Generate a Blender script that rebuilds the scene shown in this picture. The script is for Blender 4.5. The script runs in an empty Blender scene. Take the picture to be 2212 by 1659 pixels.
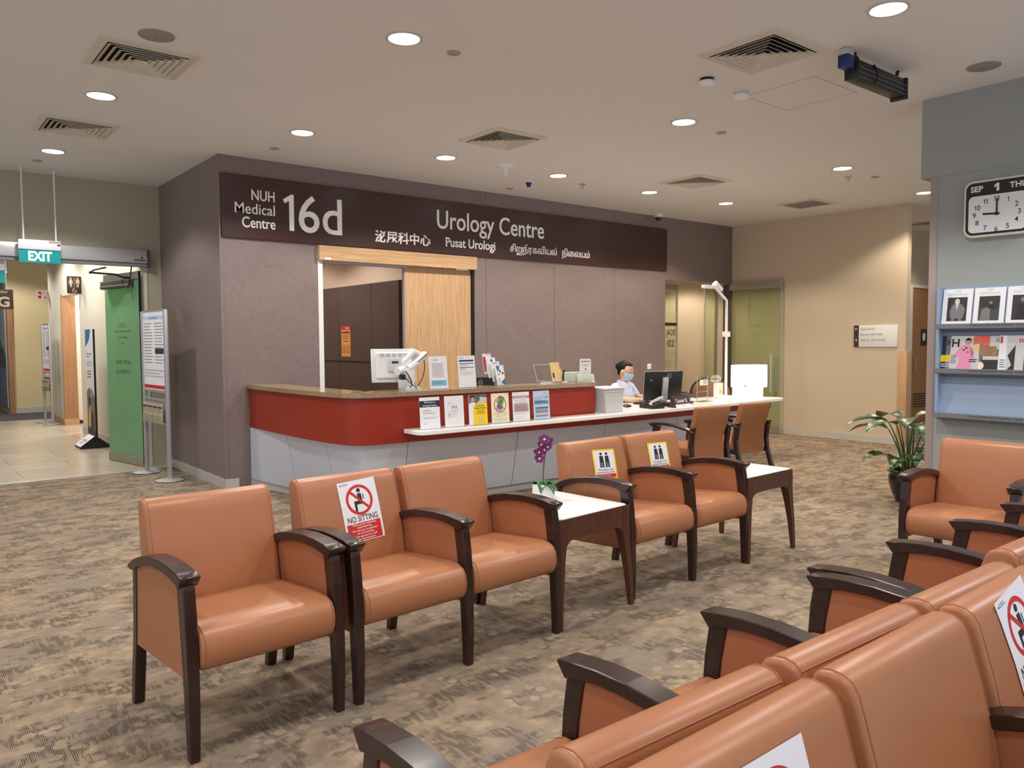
import bpy, bmesh, math, random
from mathutils import Matrix, Vector
random.seed(7)
C = bpy.context.scene.collection
SC = bpy.context.scene
PI = math.pi
R = math.radians

def srgb(r, g, b):
    f = lambda c: (c/255/12.92) if c/255 <= .04045 else ((c/255+.055)/1.055)**2.4
    return (f(r), f(g), f(b), 1)

# ------------------------------------------------------------------ camera
cam = bpy.data.cameras.new('camera')
co = bpy.data.objects.new('camera', cam); C.objects.link(co)
_yaw, _pit, _rol = .6755, -.0543, -.0050
_fw = Vector((math.sin(_yaw)*math.cos(_pit), math.cos(_yaw)*math.cos(_pit), math.sin(_pit)))
_r0 = Vector((math.cos(_yaw), -math.sin(_yaw), 0)); _u0 = _r0.cross(_fw)
_r = _r0*math.cos(_rol)+_u0*math.sin(_rol); _u = -_r0*math.sin(_rol)+_u0*math.cos(_rol)
co.matrix_world = Matrix(((_r.x, _u.x, -_fw.x, 0), (_r.y, _u.y, -_fw.y, 0), (_r.z, _u.z, -_fw.z, 1.5), (0, 0, 0, 1)))
cam.sensor_width = 36; cam.lens = 36*1704.47/2212; cam.clip_start = .05
SC.camera = co

# ------------------------------------------------------------------ world, exposure, lamps
SC.view_settings.view_transform = 'Standard'; SC.view_settings.look = 'None'
SC.view_settings.gamma = 1; SC.view_settings.use_curve_mapping = False
SC.view_settings.exposure = 0.55
w = bpy.data.worlds.new('hall_light'); SC.world = w; w.use_nodes = True
w.node_tree.nodes['Background'].inputs[0].default_value = (.86, .90, 1, 1)
w.node_tree.nodes['Background'].inputs[1].default_value = .70
ZC = 3.394                                    # ceiling height
COOL = (1, .955, .90); MID = (1, .90, .78); WARM = (1, .84, .66)
LAMPS = [(2.633, 4.347, COOL, 1), (4.589, 2.26, COOL, 1), (1.40, 6.761, COOL, .8), (3.061, 6.835, COOL, 1), (1.411, 8.979, COOL, .8),
         (4.633, 6.855, MID, 1), (5.526, 4.494, MID, 1), (6.153, 6.812, MID, 1), (7.766, 6.86, WARM, 1), (9.238, 6.768, WARM, 1),
         (8.396, 4.61, WARM, 1), (10.641, 4.719, WARM, 1)]
HIDDEN_LAMPS = [(1.55, 2.26, COOL, .8), (.05, 4.4, COOL, .8), (3.1, .1, COOL, .8), (.1, -.1, COOL, .7), (-1.5, 2.2, COOL, .8), (6.0, .3, (.86, .93, 1), 1.35), (7.6, 2.3, MID, .9)]
LAMP_W = 94
def lamp(x, y, z, col, watt, size=134, blend=.32, rad=.085, rot=(0, 0, 0)):
    l = bpy.data.lights.new('downlight_lamp', 'SPOT'); l.energy = watt; l.color = col
    l.spot_size = R(size); l.spot_blend = blend; l.shadow_soft_size = rad
    o = bpy.data.objects.new('downlight_lamp', l); C.objects.link(o); o.location = (x, y, z); o.rotation_euler = rot
    return o
for x, y, c, k in LAMPS+HIDDEN_LAMPS: lamp(x, y, ZC-.03, c, LAMP_W*k)
def point(x, y, z, col, watt, rad=.12):
    l = bpy.data.lights.new('room_lamp', 'POINT'); l.energy = watt; l.color = col; l.shadow_soft_size = rad
    o = bpy.data.objects.new('room_lamp', l); C.objects.link(o); o.location = (x, y, z)
lamp(4.3, 10.2, ZC-.03, MID, 90); lamp(4.3, 12.0, ZC-.03, MID, 70)      # back office
for y in (11.6, 13.6, 15.6, 18.5): lamp(1.7, y, 3.3, COOL, 88, 150)          # entrance corridor
point(3.5, 15.5, 2.4, COOL, 45)                                          # washroom lobby
lamp(10.4, 9.1, 2.75, WARM, 55)                                          # lobby behind the glass door
lamp(13.3, 5.6, ZC-.03, WARM, 75)                                        # passage on the far right

# ------------------------------------------------------------------ materials
MATS = {}
def mat(name, col, rough=.6, metal=0, spec=.5, bump=0, bscale=200, vary=0, vscale=4, emit=0, coat=0, sheen=0, stretch=None):
    m = bpy.data.materials.new(name); m.use_nodes = True; MATS[name] = m
    nt = m.node_tree; b = nt.nodes['Principled BSDF']
    col = srgb(*col)
    b.inputs['Base Color'].default_value = col
    b.inputs['Roughness'].default_value = rough; b.inputs['Metallic'].default_value = metal
    b.inputs['Specular IOR Level'].default_value = spec; b.inputs['Coat Weight'].default_value = coat
    b.inputs['Sheen Weight'].default_value = sheen
    if emit:
        b.inputs['Emission Color'].default_value = col; b.inputs['Emission Strength'].default_value = emit
    if bump or vary:
        tc = nt.nodes.new('ShaderNodeTexCoord'); mp = nt.nodes.new('ShaderNodeMapping')
        nt.links.new(tc.outputs['Object'], mp.inputs[0])
        if stretch: mp.inputs['Scale'].default_value = stretch
    if bump:
        n = nt.nodes.new('ShaderNodeTexNoise'); n.inputs['Scale'].default_value = bscale; n.inputs['Detail'].default_value = 3
        nt.links.new(mp.outputs[0], n.inputs['Vector'])
        bp = nt.nodes.new('ShaderNodeBump'); bp.inputs['Strength'].default_value = bump; bp.inputs['Distance'].default_value = .002
        nt.links.new(n.outputs['Fac'], bp.inputs['Height']); nt.links.new(bp.outputs[0], b.inputs['Normal'])
    if vary:
        n = nt.nodes.new('ShaderNodeTexNoise'); n.inputs['Scale'].default_value = vscale; n.inputs['Detail'].default_value = 5
        nt.links.new(mp.outputs[0], n.inputs['Vector'])
        mr = nt.nodes.new('ShaderNodeMapRange'); mr.inputs['From Min'].default_value = .3; mr.inputs['From Max'].default_value = .7
        mr.inputs['To Min'].default_value = 1-vary; mr.inputs['To Max'].default_value = 1+vary
        nt.links.new(n.outputs['Fac'], mr.inputs['Value'])
        mx = nt.nodes.new('ShaderNodeMix'); mx.data_type = 'RGBA'; mx.blend_type = 'MULTIPLY'; mx.inputs['Factor'].default_value = 1
        mx.inputs['A'].default_value = col; nt.links.new(mr.outputs[0], mx.inputs['B']); nt.links.new(mx.outputs['Result'], b.inputs['Base Color'])
    return m

def ramp(nt, fac, stops):
    r = nt.nodes.new('ShaderNodeValToRGB'); e = r.color_ramp.elements
    while len(e) < len(stops): e.new(.5)
    for el, (p, c) in zip(e, stops): el.position = p; el.color = c if len(c) == 4 else (*c, 1)
    nt.links.new(fac, r.inputs[0]); return r.outputs[0]
def mixc(nt, a, b, fac, mode='MIX'):
    mx = nt.nodes.new('ShaderNodeMix'); mx.data_type = 'RGBA'; mx.blend_type = mode
    for s, k in ((a, 'A'), (b, 'B'), (fac, 'Factor')):
        if isinstance(s, (int, float)): mx.inputs[k].default_value = s
        elif isinstance(s, tuple): mx.inputs[k].default_value = s
        else: nt.links.new(s, mx.inputs[k])
    return mx.outputs['Result']
def math_(nt, op, a, b=0):
    n = nt.nodes.new('ShaderNodeMath'); n.operation = op
    for i, s in enumerate((a, b)):
        if isinstance(s, (int, float)): n.inputs[i].default_value = s
        else: nt.links.new(s, n.inputs[i])
    return n.outputs[0]
def tex(nt, kind, scale, vec, **kw):
    n = nt.nodes.new('ShaderNodeTex'+kind); n.inputs['Scale'].default_value = scale
    nt.links.new(vec, n.inputs['Vector'])
    for k, v in kw.items():
        if hasattr(n, k): setattr(n, k, v)
        else: n.inputs[k.replace('_', ' ').title()].default_value = v
    return n
def objvec(nt, scale=(1, 1, 1), rot=(0, 0, 0)):
    tc = nt.nodes.new('ShaderNodeTexCoord'); mp = nt.nodes.new('ShaderNodeMapping')
    mp.inputs['Scale'].default_value = scale; mp.inputs['Rotation'].default_value = rot
    nt.links.new(tc.outputs['Object'], mp.inputs[0]); return mp.outputs[0]

def carpet_mat():
    m = mat('carpet', (120, 100, 78), .95, spec=.12); nt = m.node_tree; b = nt.nodes['Principled BSDF']
    v = objvec(nt)
    big = tex(nt, 'Noise', 2.6, v, detail=3).outputs['Fac']
    mid = tex(nt, 'Noise', 11, objvec(nt, (.8, 1, 1)), detail=4, roughness=.6).outputs['Fac']
    base = ramp(nt, mid, [(.36, srgb(144, 127, 108)), (.48, srgb(156, 138, 117)), (.58, srgb(168, 148, 124)), (.68, srgb(177, 157, 132))])
    base = mixc(nt, base, srgb(142, 130, 118), ramp(nt, big, [(.46, (0, 0, 0)), (.60, (.7, .7, .7))]))
    vo = tex(nt, 'Voronoi', 15, objvec(nt, (1, 1.15, 1)), randomness=.9)
    pm = ramp(nt, vo.outputs['Distance'], [(.36, (1, 1, 1)), (.41, (0, 0, 0))])
    sel = tex(nt, 'Noise', 3.6, objvec(nt, (1, 1, 1), (0, 0, 1)), detail=2).outputs['Fac']
    pm2 = math_(nt, 'MULTIPLY', pm, ramp(nt, sel, [(.47, (0, 0, 0)), (.55, (.8, .8, .8))]))
    pc = ramp(nt, vo.outputs['Color'], [(0, srgb(158, 140, 117)), (1, srgb(182, 163, 137))])
    # woven pin stripes running towards the counter, in patches
    wv = tex(nt, 'Wave', 46, objvec(nt), wave_type='BANDS', bands_direction='X', distortion=.5, detail=1.0, detail_scale=2)
    line = ramp(nt, wv.outputs['Fac'], [(.50, (0, 0, 0)), (.72, (1, 1, 1))])
    brk = ramp(nt, tex(nt, 'Noise', 22, objvec(nt, (2.4, .5, 1)), detail=2).outputs['Fac'], [(.40, (0, 0, 0)), (.52, (1, 1, 1))])
    pat = ramp(nt, tex(nt, 'Noise', 5.2, objvec(nt, (.7, 1.25, 1), (0, 0, .1)), detail=3, roughness=.6).outputs['Fac'], [(.48, (.10, .10, .10)), (.56, (.95, .95, .95))])
    dm = math_(nt, 'MULTIPLY', math_(nt, 'MULTIPLY', line, brk), pat)
    base = mixc(nt, base, srgb(120, 107, 96), math_(nt, 'MULTIPLY', pat, .35))
    base = mixc(nt, base, srgb(52, 43, 38), dm)
    base = mixc(nt, base, pc, pm2)
    fine = tex(nt, 'Noise', 240, v, detail=2).outputs['Fac']
    base = mixc(nt, base, ramp(nt, fine, [(.3, (.68, .68, .68)), (.7, (1.22, 1.22, 1.22))]), .8, 'MULTIPLY')
    nt.links.new(base, b.inputs['Base Color'])
    bp = nt.nodes.new('ShaderNodeBump'); bp.inputs['Strength'].default_value = .5; bp.inputs['Distance'].default_value = .004
    nt.links.new(fine, bp.inputs['Height']); nt.links.new(bp.outputs[0], b.inputs['Normal'])
    return m
def laminate_mat():
    m = mat('brown_laminate', (112, 96, 92), .42, spec=.45); nt = m.node_tree; b = nt.nodes['Principled BSDF']
    a = tex(nt, 'Noise', 260, objvec(nt, (1, 1, .06)), detail=2).outputs['Fac']
    c = tex(nt, 'Noise', 260, objvec(nt, (.06, .06, 1)), detail=2).outputs['Fac']
    s = math_(nt, 'ADD', a, c)
    col = ramp(nt, math_(nt, 'MULTIPLY', s, .5), [(.36, srgb(120, 106, 104)), (.64, srgb(140, 125, 122))])
    nt.links.new(col, b.inputs['Base Color'])
    bp = nt.nodes.new('ShaderNodeBump'); bp.inputs['Strength'].default_value = .05; bp.inputs['Distance'].default_value = .001
    nt.links.new(s, bp.inputs['Height']); nt.links.new(bp.outputs[0], b.inputs['Normal'])
    return m
def wood_mat(name, lo, hi, sc, rough=.45, scale=9, dist=2.5):
    m = mat(name, hi, rough); nt = m.node_tree; b = nt.nodes['Principled BSDF']
    n = tex(nt, 'Noise', scale, objvec(nt, sc), detail=6, roughness=.6, distortion=.3).outputs['Fac']
    n2 = tex(nt, 'Noise', scale*6, objvec(nt, sc), detail=3).outputs['Fac']
    f = math_(nt, 'ADD', math_(nt, 'MULTIPLY', n, .65), math_(nt, 'MULTIPLY', n2, .35))
    nt.links.new(ramp(nt, f, [(.36, srgb(*lo)), (.62, srgb(*hi))]), b.inputs['Base Color'])
    return m
def stone_mat():
    m = mat('speckled_stone', (150, 128, 98), .12, spec=.6); nt = m.node_tree; b = nt.nodes['Principled BSDF']
    n = tex(nt, 'Noise', 90, objvec(nt), detail=4, roughness=.7).outputs['Fac']
    c = ramp(nt, n, [(.30, srgb(92, 72, 52)), (.42, srgb(146, 124, 96)), (.6, srgb(166, 144, 112)), (.72, srgb(196, 178, 148))])
    nt.links.new(c, b.inputs['Base Color']); return m
def tile_mat():
    m = mat('beige_floor_tile', (206, 194, 176), .22, spec=.45); nt = m.node_tree; b = nt.nodes['Principled BSDF']
    br = nt.nodes.new('ShaderNodeTexBrick'); nt.links.new(objvec(nt), br.inputs['Vector'])
    br.inputs['Scale'].default_value = 1; br.inputs['Brick Width'].default_value = 1.2; br.inputs['Row Height'].default_value = .6
    br.inputs['Mortar Size'].default_value = .006; br.inputs['Color1'].default_value = srgb(208, 196, 178); br.inputs['Color2'].default_value = srgb(198, 186, 168)
    br.inputs['Mortar'].default_value = srgb(160, 146, 128)
    n = tex(nt, 'Noise', 5, objvec(nt, (.6, 3, 1)), detail=4).outputs['Fac']
    c = mixc(nt, br.outputs['Color'], ramp(nt, n, [(.3, (.88, .86, .84)), (.7, (1.04, 1.04, 1.03))]), 1.0, 'MULTIPLY')
    nt.links.new(c, b.inputs['Base Color']); return m
def glass_mat(name, tint, refl=.10, rough=.02):
    m = bpy.data.materials.new(name); m.use_nodes = True; MATS[name] = m; nt = m.node_tree; nt.nodes.clear()
    out = nt.nodes.new('ShaderNodeOutputMaterial'); t = nt.nodes.new('ShaderNodeBsdfTransparent'); g = nt.nodes.new('ShaderNodeBsdfGlossy')
    t.inputs[0].default_value = tint; g.inputs['Roughness'].default_value = rough; g.inputs[0].default_value = (1, 1, 1, 1)
    mx = nt.nodes.new('ShaderNodeMixShader'); fr = nt.nodes.new('ShaderNodeFresnel'); 
    ge = nt.nodes.new('ShaderNodeNewGeometry'); nt.links.new(math_(nt, 'SUBTRACT', 1.45, math_(nt, 'MULTIPLY', ge.outputs['Backfacing'], 1.45-1/1.45)), fr.inputs[0])
    nt.links.new(math_(nt, 'MAXIMUM', fr.outputs[0], refl*.4), mx.inputs[0]); nt.links.new(t.outputs[0], mx.inputs[1]); nt.links.new(g.outputs[0], mx.inputs[2])
    nt.links.new(mx.outputs[0], out.inputs[0]); return m
def frosted_mat(name, col):
    m = bpy.data.materials.new(name); m.use_nodes = True; MATS[name] = m; nt = m.node_tree; nt.nodes.clear()
    out = nt.nodes.new('ShaderNodeOutputMaterial'); d = nt.nodes.new('ShaderNodeBsdfDiffuse'); t = nt.nodes.new('ShaderNodeBsdfTranslucent'); g = nt.nodes.new('ShaderNodeBsdfGlossy')
    n = tex(nt, 'Noise', 3, objvec(nt), detail=2).outputs['Fac']
    c = ramp(nt, n, [(.2, tuple(x*.96 for x in col[:3])), (.8, tuple(min(1, x*1.04) for x in col[:3]))])
    nt.links.new(c, d.inputs[0]); nt.links.new(c, t.inputs[0]); g.inputs['Roughness'].default_value = .25
    m1 = nt.nodes.new('ShaderNodeMixShader'); m1.inputs[0].default_value = .55; nt.links.new(d.outputs[0], m1.inputs[1]); nt.links.new(t.outputs[0], m1.inputs[2])
    m2 = nt.nodes.new('ShaderNodeMixShader'); m2.inputs[0].default_value = .05; nt.links.new(m1.outputs[0], m2.inputs[1]); nt.links.new(g.outputs[0], m2.inputs[2])
    nt.links.new(m2.outputs[0], out.inputs[0]); return m
def leaf_mat():
    m = mat('variegated_leaf', (34, 70, 38), .35); nt = m.node_tree; b = nt.nodes['Principled BSDF']
    n = tex(nt, 'Noise', 16, objvec(nt, (1, 1, 2.2)), detail=6, roughness=.7, distortion=1.2).outputs['Fac']
    nt.links.new(ramp(nt, n, [(.46, srgb(20, 50, 28)), (.55, srgb(40, 92, 44)), (.61, srgb(140, 170, 112)), (.70, srgb(186, 200, 156))]), b.inputs['Base Color'])
    return m
carpet_mat(); laminate_mat(); stone_mat(); tile_mat(); leaf_mat()
wood_mat('oak_laminate', (176, 138, 98), (212, 176, 134), (9, 9, .25))
wood_mat('oak_laminate_cross', (176, 138, 98), (212, 176, 134), (.25, 9, 9))
wood_mat('door_wood', (150, 108, 74), (178, 134, 96), (8, 8, .3))
wood_mat('dark_wood', (38, 22, 20), (58, 36, 31), (3, 3, 3), .28, 6)
wood_mat('table_wood', (66, 36, 24), (94, 54, 36), (8, 8, .6), .35, 5)
glass_mat('clear_glass', (.97, .98, .97, 1)); glass_mat('green_glass', (.88, .93, .84, 1), .12)
glass_mat('acrylic', (.95, .96, .96, 1), .12)
frosted_mat('frosted_green', srgb(172, 218, 176)); frosted_mat('frosted_white', srgb(236, 242, 236))
mat('ceiling_paint', (232, 231, 230), .9, bump=.05, bscale=60)
mat('beige_paint', (205, 190, 167), .85, bump=.05, bscale=80)
mat('olive_paint', (176, 170, 148), .85, bump=.05, bscale=80)
mat('cream_paint', (226, 206, 160), .85, bump=.05, bscale=80)
mat('pale_paint', (216, 210, 194), .85, bump=.05, bscale=80)
mat('grey_paint', (158, 164, 162), .85, bump=.05, bscale=80)
mat('blush_paint', (222, 200, 184), .85)
mat('guard', (168, 152, 148), .5)
mat('skirting', (196, 192, 184), .45)
mat('cabinet_brown', (84, 70, 68), .5, bump=.05, bscale=120)
mat('sign_brown', (66, 40, 36), .32, spec=.5)
mat('letter_white', (252, 252, 250), .35)
mat('vinyl', (175, 116, 80), .38, spec=.5, bump=.06, bscale=420, vary=.03, vscale=6)
mat('vinyl_side', (170, 110, 76), .5, spec=.35, bump=.06, bscale=420)
mat('piping', (166, 100, 66), .5)
mat('fabric', (158, 106, 72), .9, spec=.2, bump=.25, bscale=500, vary=.06, vscale=60)
mat('red_laminate', (150, 46, 28), .38, spec=.4)
mat('white_laminate', (206, 212, 224), .3, spec=.5)
mat('white_top', (250, 250, 249), .18, spec=.5)
mat('groove', (96, 98, 102), .7)
mat('white_plastic', (232, 234, 236), .35)
mat('grey_plastic', (196, 200, 202), .5)
mat('dark_grey', (70, 70, 74), .5)
mat('black_plastic', (22, 22, 24), .4)
mat('black_gloss', (10, 10, 12), .08, spec=.6, coat=.5)
mat('silver', (200, 202, 204), .34, metal=.5)
mat('steel', (170, 166, 154), .38, metal=.6)
mat('aluminium', (186, 188, 190), .42, metal=.45)
mat('grey_metal', (136, 140, 146), .5, metal=.3)
mat('rack_blue', (150, 170, 196), .5)
mat('rack_grey', (120, 124, 130), .5)
mat('vent_white', (214, 208, 194), .6); mat('clock_case', (222, 226, 208), .4)
mat('vent_dark', (26, 24, 24), .9)
mat('grille', (150, 146, 142), .7)
mat('cover_plate', (170, 164, 158), .6)
mat('lamp_trim', (200, 198, 194), .4)
mat('lamp_lens', (255, 255, 255), .5, emit=9)
mat('lit_white_glow', (255, 246, 226), .5, emit=2.6)  # emission stands in for strong light falling on the white kiosk
mat('exit_green', (0, 132, 132), .4, emit=.35)
mat('exit_white', (255, 255, 255), .4, emit=1.0)
mat('navy', (30, 36, 74), .6); mat('ink', (40, 40, 44), .7); mat('grey_ink', (120, 122, 128), .7); mat('pale_ink', (176, 178, 184), .7)
mat('paper', (238, 239, 244), .6); mat('paper_cream', (240, 236, 204), .6); mat('paper_pink', (238, 218, 218), .6); mat('paper_blue', (190, 212, 236), .6)
mat('poster_yellow', (246, 216, 30), .5); mat('poster_red', (206, 44, 42), .5); mat('poster_orange', (240, 170, 90), .5); mat('poster_blue', (60, 120, 180), .5)
mat('sky_blue', (130, 190, 224), .5); mat('poster_green', (70, 170, 84), .5); mat('purple_ink', (130, 90, 190), .5); mat('coral', (226, 106, 84), .5); mat('deep_green', (60, 120, 70), .5)
mat('skin', (226, 178, 148), .55); mat('photo_skin', (196, 150, 122), .6); mat('photo_dark', (52, 48, 48), .6); mat('photo_grey', (120, 124, 124), .6); mat('photo_light', (206, 208, 210), .6)
mat('hair', (20, 16, 16), .55, spec=.3); mat('uniform', (196, 206, 232), .8, vary=.05, vscale=30); mat('mask_blue', (180, 214, 240), .8)
mat('pink', (236, 150, 186), .5); mat('blue_metal', (24, 40, 100), .4)
mat('petal', (108, 30, 92), .55, vary=.2, vscale=40); mat('orchid_leaf', (40, 104, 56), .4); mat('stem_green', (74, 104, 54), .6)
mat('leather_brown', (132, 92, 66), .45); mat('dark_carpet', (84, 84, 88), .95); mat('soil', (50, 38, 30), .95)
mat('mural_blue', (160, 166, 206), .6); mat('mural_pale', (208, 216, 228), .6); mat('mural_slate', (126, 130, 150), .6)
mat('label_brown', (62, 42, 40), .5); mat('label_tan', (196, 184, 160), .5); mat('folder', (232, 200, 140), .6)
mat('bright_wall', (248, 240, 228), .8)

# ------------------------------------------------------------------ mesh helpers
I4 = Matrix.Identity(4)
def T(x=0, y=0, z=0): return Matrix.Translation((x, y, z))
def RX(d): return Matrix.Rotation(R(d), 4, 'X')
def RY(d): return Matrix.Rotation(R(d), 4, 'Y')
def RZ(d): return Matrix.Rotation(R(d), 4, 'Z')
TEXTS = {}
def text_geo(s, bold):
    k = (s, bold)
    if k not in TEXTS:
        c = bpy.data.curves.new('t', 'FONT'); c.body = s; c.size = 1; c.resolution_u = 4; c.offset = bold
        o = bpy.data.objects.new('t', c); me = o.to_mesh()
        v = [tuple(p.co) for p in me.vertices]; f = [tuple(p.vertices) for p in me.polygons]
        o.to_mesh_clear(); bpy.data.objects.remove(o); bpy.data.curves.remove(c)
        TEXTS[k] = (v, f)
    return TEXTS[k]

class MB:
    """collects shapes for ONE mesh object; M is the current frame"""
    def __init__(s, m=None):
        s.v = []; s.f = []; s.fm = []; s.fs = []; s.mats = []; s.M = I4.copy()
        if m: s.mi(m)
    def mi(s, m):
        if m not in s.mats: s.mats.append(m)
        return s.mats.index(m)
    def add(s, vs, fs, m=None, smooth=False, M=None):
        k = len(s.v); MM = s.M @ M if M is not None else s.M; i = s.mi(m) if m else 0
        s.v += [MM @ Vector(p) for p in vs]
        for f in fs: s.f.append(tuple(k+j for j in f)); s.fm.append(i); s.fs.append(smooth)
        return s
    def bm(s, b, m=None, smooth=False, M=None):
        b.verts.ensure_lookup_table(); b.verts.index_update()
        s.add([v.co.copy() for v in b.verts], [tuple(v.index for v in f.verts) for f in b.faces], m, smooth, M); b.free(); return s
    def box(s, x0, x1, y0, y1, z0, z1, m=None, bev=0, seg=2, M=None):
        vs = [(x, y, z) for z in (z0, z1) for y in (y0, y1) for x in (x0, x1)]
        fs = [(0, 2, 3, 1), (4, 5, 7, 6), (0, 1, 5, 4), (2, 6, 7, 3), (0, 4, 6, 2), (1, 3, 7, 5)]
        if not bev: return s.add(vs, fs, m, False, M)
        b = bmesh.new(); bv = [b.verts.new(p) for p in vs]; [b.faces.new([bv[i] for i in f]) for f in fs]
        bmesh.ops.bevel(b, geom=b.edges[:], offset=bev, segments=seg, affect='EDGES', profile=.5)
        return s.bm(b, m, seg > 1, M)
    def prism(s, poly, d0, d1, axis='x', m=None, bev=0, seg=1, smooth=False, M=None):
        """poly of 2D points extruded along axis: x->(y,z), y->(x,z), z->(x,y)"""
        def P(p, d): return {'x': (d, p[0], p[1]), 'y': (p[0], d, p[1]), 'z': (p[0], p[1], d)}[axis]
        b = bmesh.new(); A = [b.verts.new(P(p, d0)) for p in poly]; B = [b.verts.new(P(p, d1)) for p in poly]; n = len(poly)
        b.faces.new(A); b.faces.new(B[::-1])
        for i in range(n): b.faces.new((A[i], B[i], B[(i+1) % n], A[(i+1) % n]))
        bmesh.ops.recalc_face_normals(b, faces=b.faces[:])
        if bev: bmesh.ops.bevel(b, geom=b.edges[:], offset=bev, segments=seg, affect='EDGES', profile=.5, clamp_overlap=True)
        return s.bm(b, m, smooth, M)
    def cushion(s, poly, x0, x1, r, m=None, M=None, steps=4):
        """closed (y,z) outline extruded along x, its ends rounded by r"""
        n = len(poly); nor = []
        area = sum(poly[i][0]*poly[(i+1) % n][1]-poly[(i+1) % n][0]*poly[i][1] for i in range(n)); sg = 1 if area > 0 else -1
        for i in range(n):
            a, c = Vector(poly[i-1]), Vector(poly[(i+1) % n]); t = (c-a)
            nor.append(Vector((t.y, -t.x)).normalized()*sg)
        sl = []
        for k in range(steps+1):
            a = PI/2*k/steps; sl.append((x0+r*(1-math.sin(a)), r*(1-math.cos(PI/2-a)) if 0 else r*(1-math.sin(a)) and 0))
        sl = [(x0+r*(1-math.cos(PI/2*k/steps)), r*(1-math.sin(PI/2*k/steps))) for k in range(steps+1)]
        sl += [(x1-(a-x0), i) for a, i in sl[::-1]]
        vs = []; fs = []
        for x, ins in sl:
            vs += [(x, poly[i][0]-nor[i].x*ins, poly[i][1]-nor[i].y*ins) for i in range(n)]
        for k in range(len(sl)-1):
            for i in range(n):
                j = (i+1) % n; fs.append((k*n+i, k*n+j, (k+1)*n+j, (k+1)*n+i))
        fs.append(tuple(range(n))[::-1]); fs.append(tuple((len(sl)-1)*n+i for i in range(n)))
        return s.add(vs, fs, m, True, M)
    def tube(s, path, r, m=None, n=8, closed=False, M=None, caps=True):
        P = [Vector(p) for p in path]; k = len(P); rs = r if isinstance(r, (list, tuple)) else [r]*k
        vs = []; fs = []; up = None
        for i, p in enumerate(P):
            t = (P[(i+1) % k]-P[i-1]) if closed else (P[min(i+1, k-1)]-P[max(i-1, 0)])
            t.normalize()
            if up is None: up = Vector((0, 0, 1)) if abs(t.z) < .9 else Vector((1, 0, 0))
            a = t.cross(up); a.normalize(); bb = a.cross(t); up = bb
            vs += [p+(a*math.cos(q*2*PI/n)+bb*math.sin(q*2*PI/n))*rs[i] for q in range(n)]
        for i in range(k if closed else k-1):
            for q in range(n):
                j = (i+1) % k; fs.append((i*n+q, i*n+(q+1) % n, j*n+(q+1) % n, j*n+q))
        if caps and not closed: fs.append(tuple(range(n))[::-1]); fs.append(tuple((k-1)*n+q for q in range(n)))
        return s.add(vs, fs, m, True, M)
    def cyl(s, p0, p1, r, m=None, n=16, r2=None, M=None):
        P0, P1 = Vector(p0), Vector(p1); t = (P1-P0).normalized(); up = Vector((0, 0, 1)) if abs(t.z) < .9 else Vector((1, 0, 0))
        a = t.cross(up).normalized(); b = a.cross(t); r2 = r if r2 is None else r2
        A = [P0+(a*math.cos(q*2*PI/n)+b*math.sin(q*2*PI/n))*r for q in range(n)]; B = [P1+(a*math.cos(q*2*PI/n)+b*math.sin(q*2*PI/n))*r2 for q in range(n)]
        k = len(s.v)
        s.add(A+B, [(i, (i+1) % n, n+(i+1) % n, n+i) for i in range(n)], m, True, M)
        s.add(A+B, [tuple(range(n))[::-1], tuple(range(n, 2*n))], m, False, M); return s
    def lathe(s, prof, m=None, n=24, M=None, smooth=True):
        vs = []; fs = []; k = len(prof)
        for r, z in prof: vs += [(r*math.cos(q*2*PI/n), r*math.sin(q*2*PI/n), z) for q in range(n)]
        for i in range(k-1):
            for q in range(n): fs.append((i*n+q, i*n+(q+1) % n, (i+1)*n+(q+1) % n, (i+1)*n+q))
        return s.add(vs, fs, m, smooth, M)
    def sphere(s, c, rad, m=None, n=16, M=None):
        rx, ry, rz = rad if isinstance(rad, (list, tuple)) else (rad,)*3; k = n//2; vs = []; fs = []
        for i in range(k+1):
            a = PI*i/k
            vs += [(c[0]+rx*math.sin(a)*math.cos(2*PI*q/n), c[1]+ry*math.sin(a)*math.sin(2*PI*q/n), c[2]+rz*math.cos(a)) for q in range(n)]
        for i in range(k):
            for q in range(n): fs.append((i*n+q, (i+1)*n+q, (i+1)*n+(q+1) % n, i*n+(q+1) % n))
        return s.add(vs, fs, m, True, M)
    # flat graphics in the x-z plane facing -y; lay = how far in front of the sheet
    def rect(s, x0, x1, z0, z1, m, lay=1, ny=1):
        y = -lay*.0005; vs = []; fs = []
        for i in range(ny+1):
            z = z0+(z1-z0)*i/ny; vs += [(x0, y, z), (x1, y, z)]
        for i in range(ny): fs.append((2*i, 2*i+1, 2*i+3, 2*i+2))
        return s.add(vs, fs, m)
    def poly(s, pts, m, lay=1): return s.add([(x, -lay*.0005, z) for x, z in pts], [tuple(range(len(pts)))], m)
    def ring(s, cx, cz, r0, r1, m, lay=1, n=40, a0=0, a1=360):
        vs = []; fs = []; y = -lay*.0005
        for i in range(n+1):
            a = R(a0+(a1-a0)*i/n); vs += [(cx+r0*math.cos(a), y, cz+r0*math.sin(a)), (cx+r1*math.cos(a), y, cz+r1*math.sin(a))]
        for i in range(n): fs.append((2*i, 2*i+1, 2*i+3, 2*i+2))
        return s.add(vs, fs, m)
    def disc(s, cx, cz, r, m, lay=1, n=28, rz=None):
        rz = rz or r
        return s.poly([(cx+r*math.cos(2*PI*i/n), cz+rz*math.sin(2*PI*i/n)) for i in range(n)], m, lay)
    def strip(s, x0, z0, x1, z1, wd, m, lay=1):
        d = Vector((x1-x0, z1-z0)).normalized()*wd/2; nx, nz = -d.y, d.x
        return s.poly([(x0+nx, z0+nz), (x0-nx, z0-nz), (x1-nx, z1-nz), (x1+nx, z1+nz)], m, lay)
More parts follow.
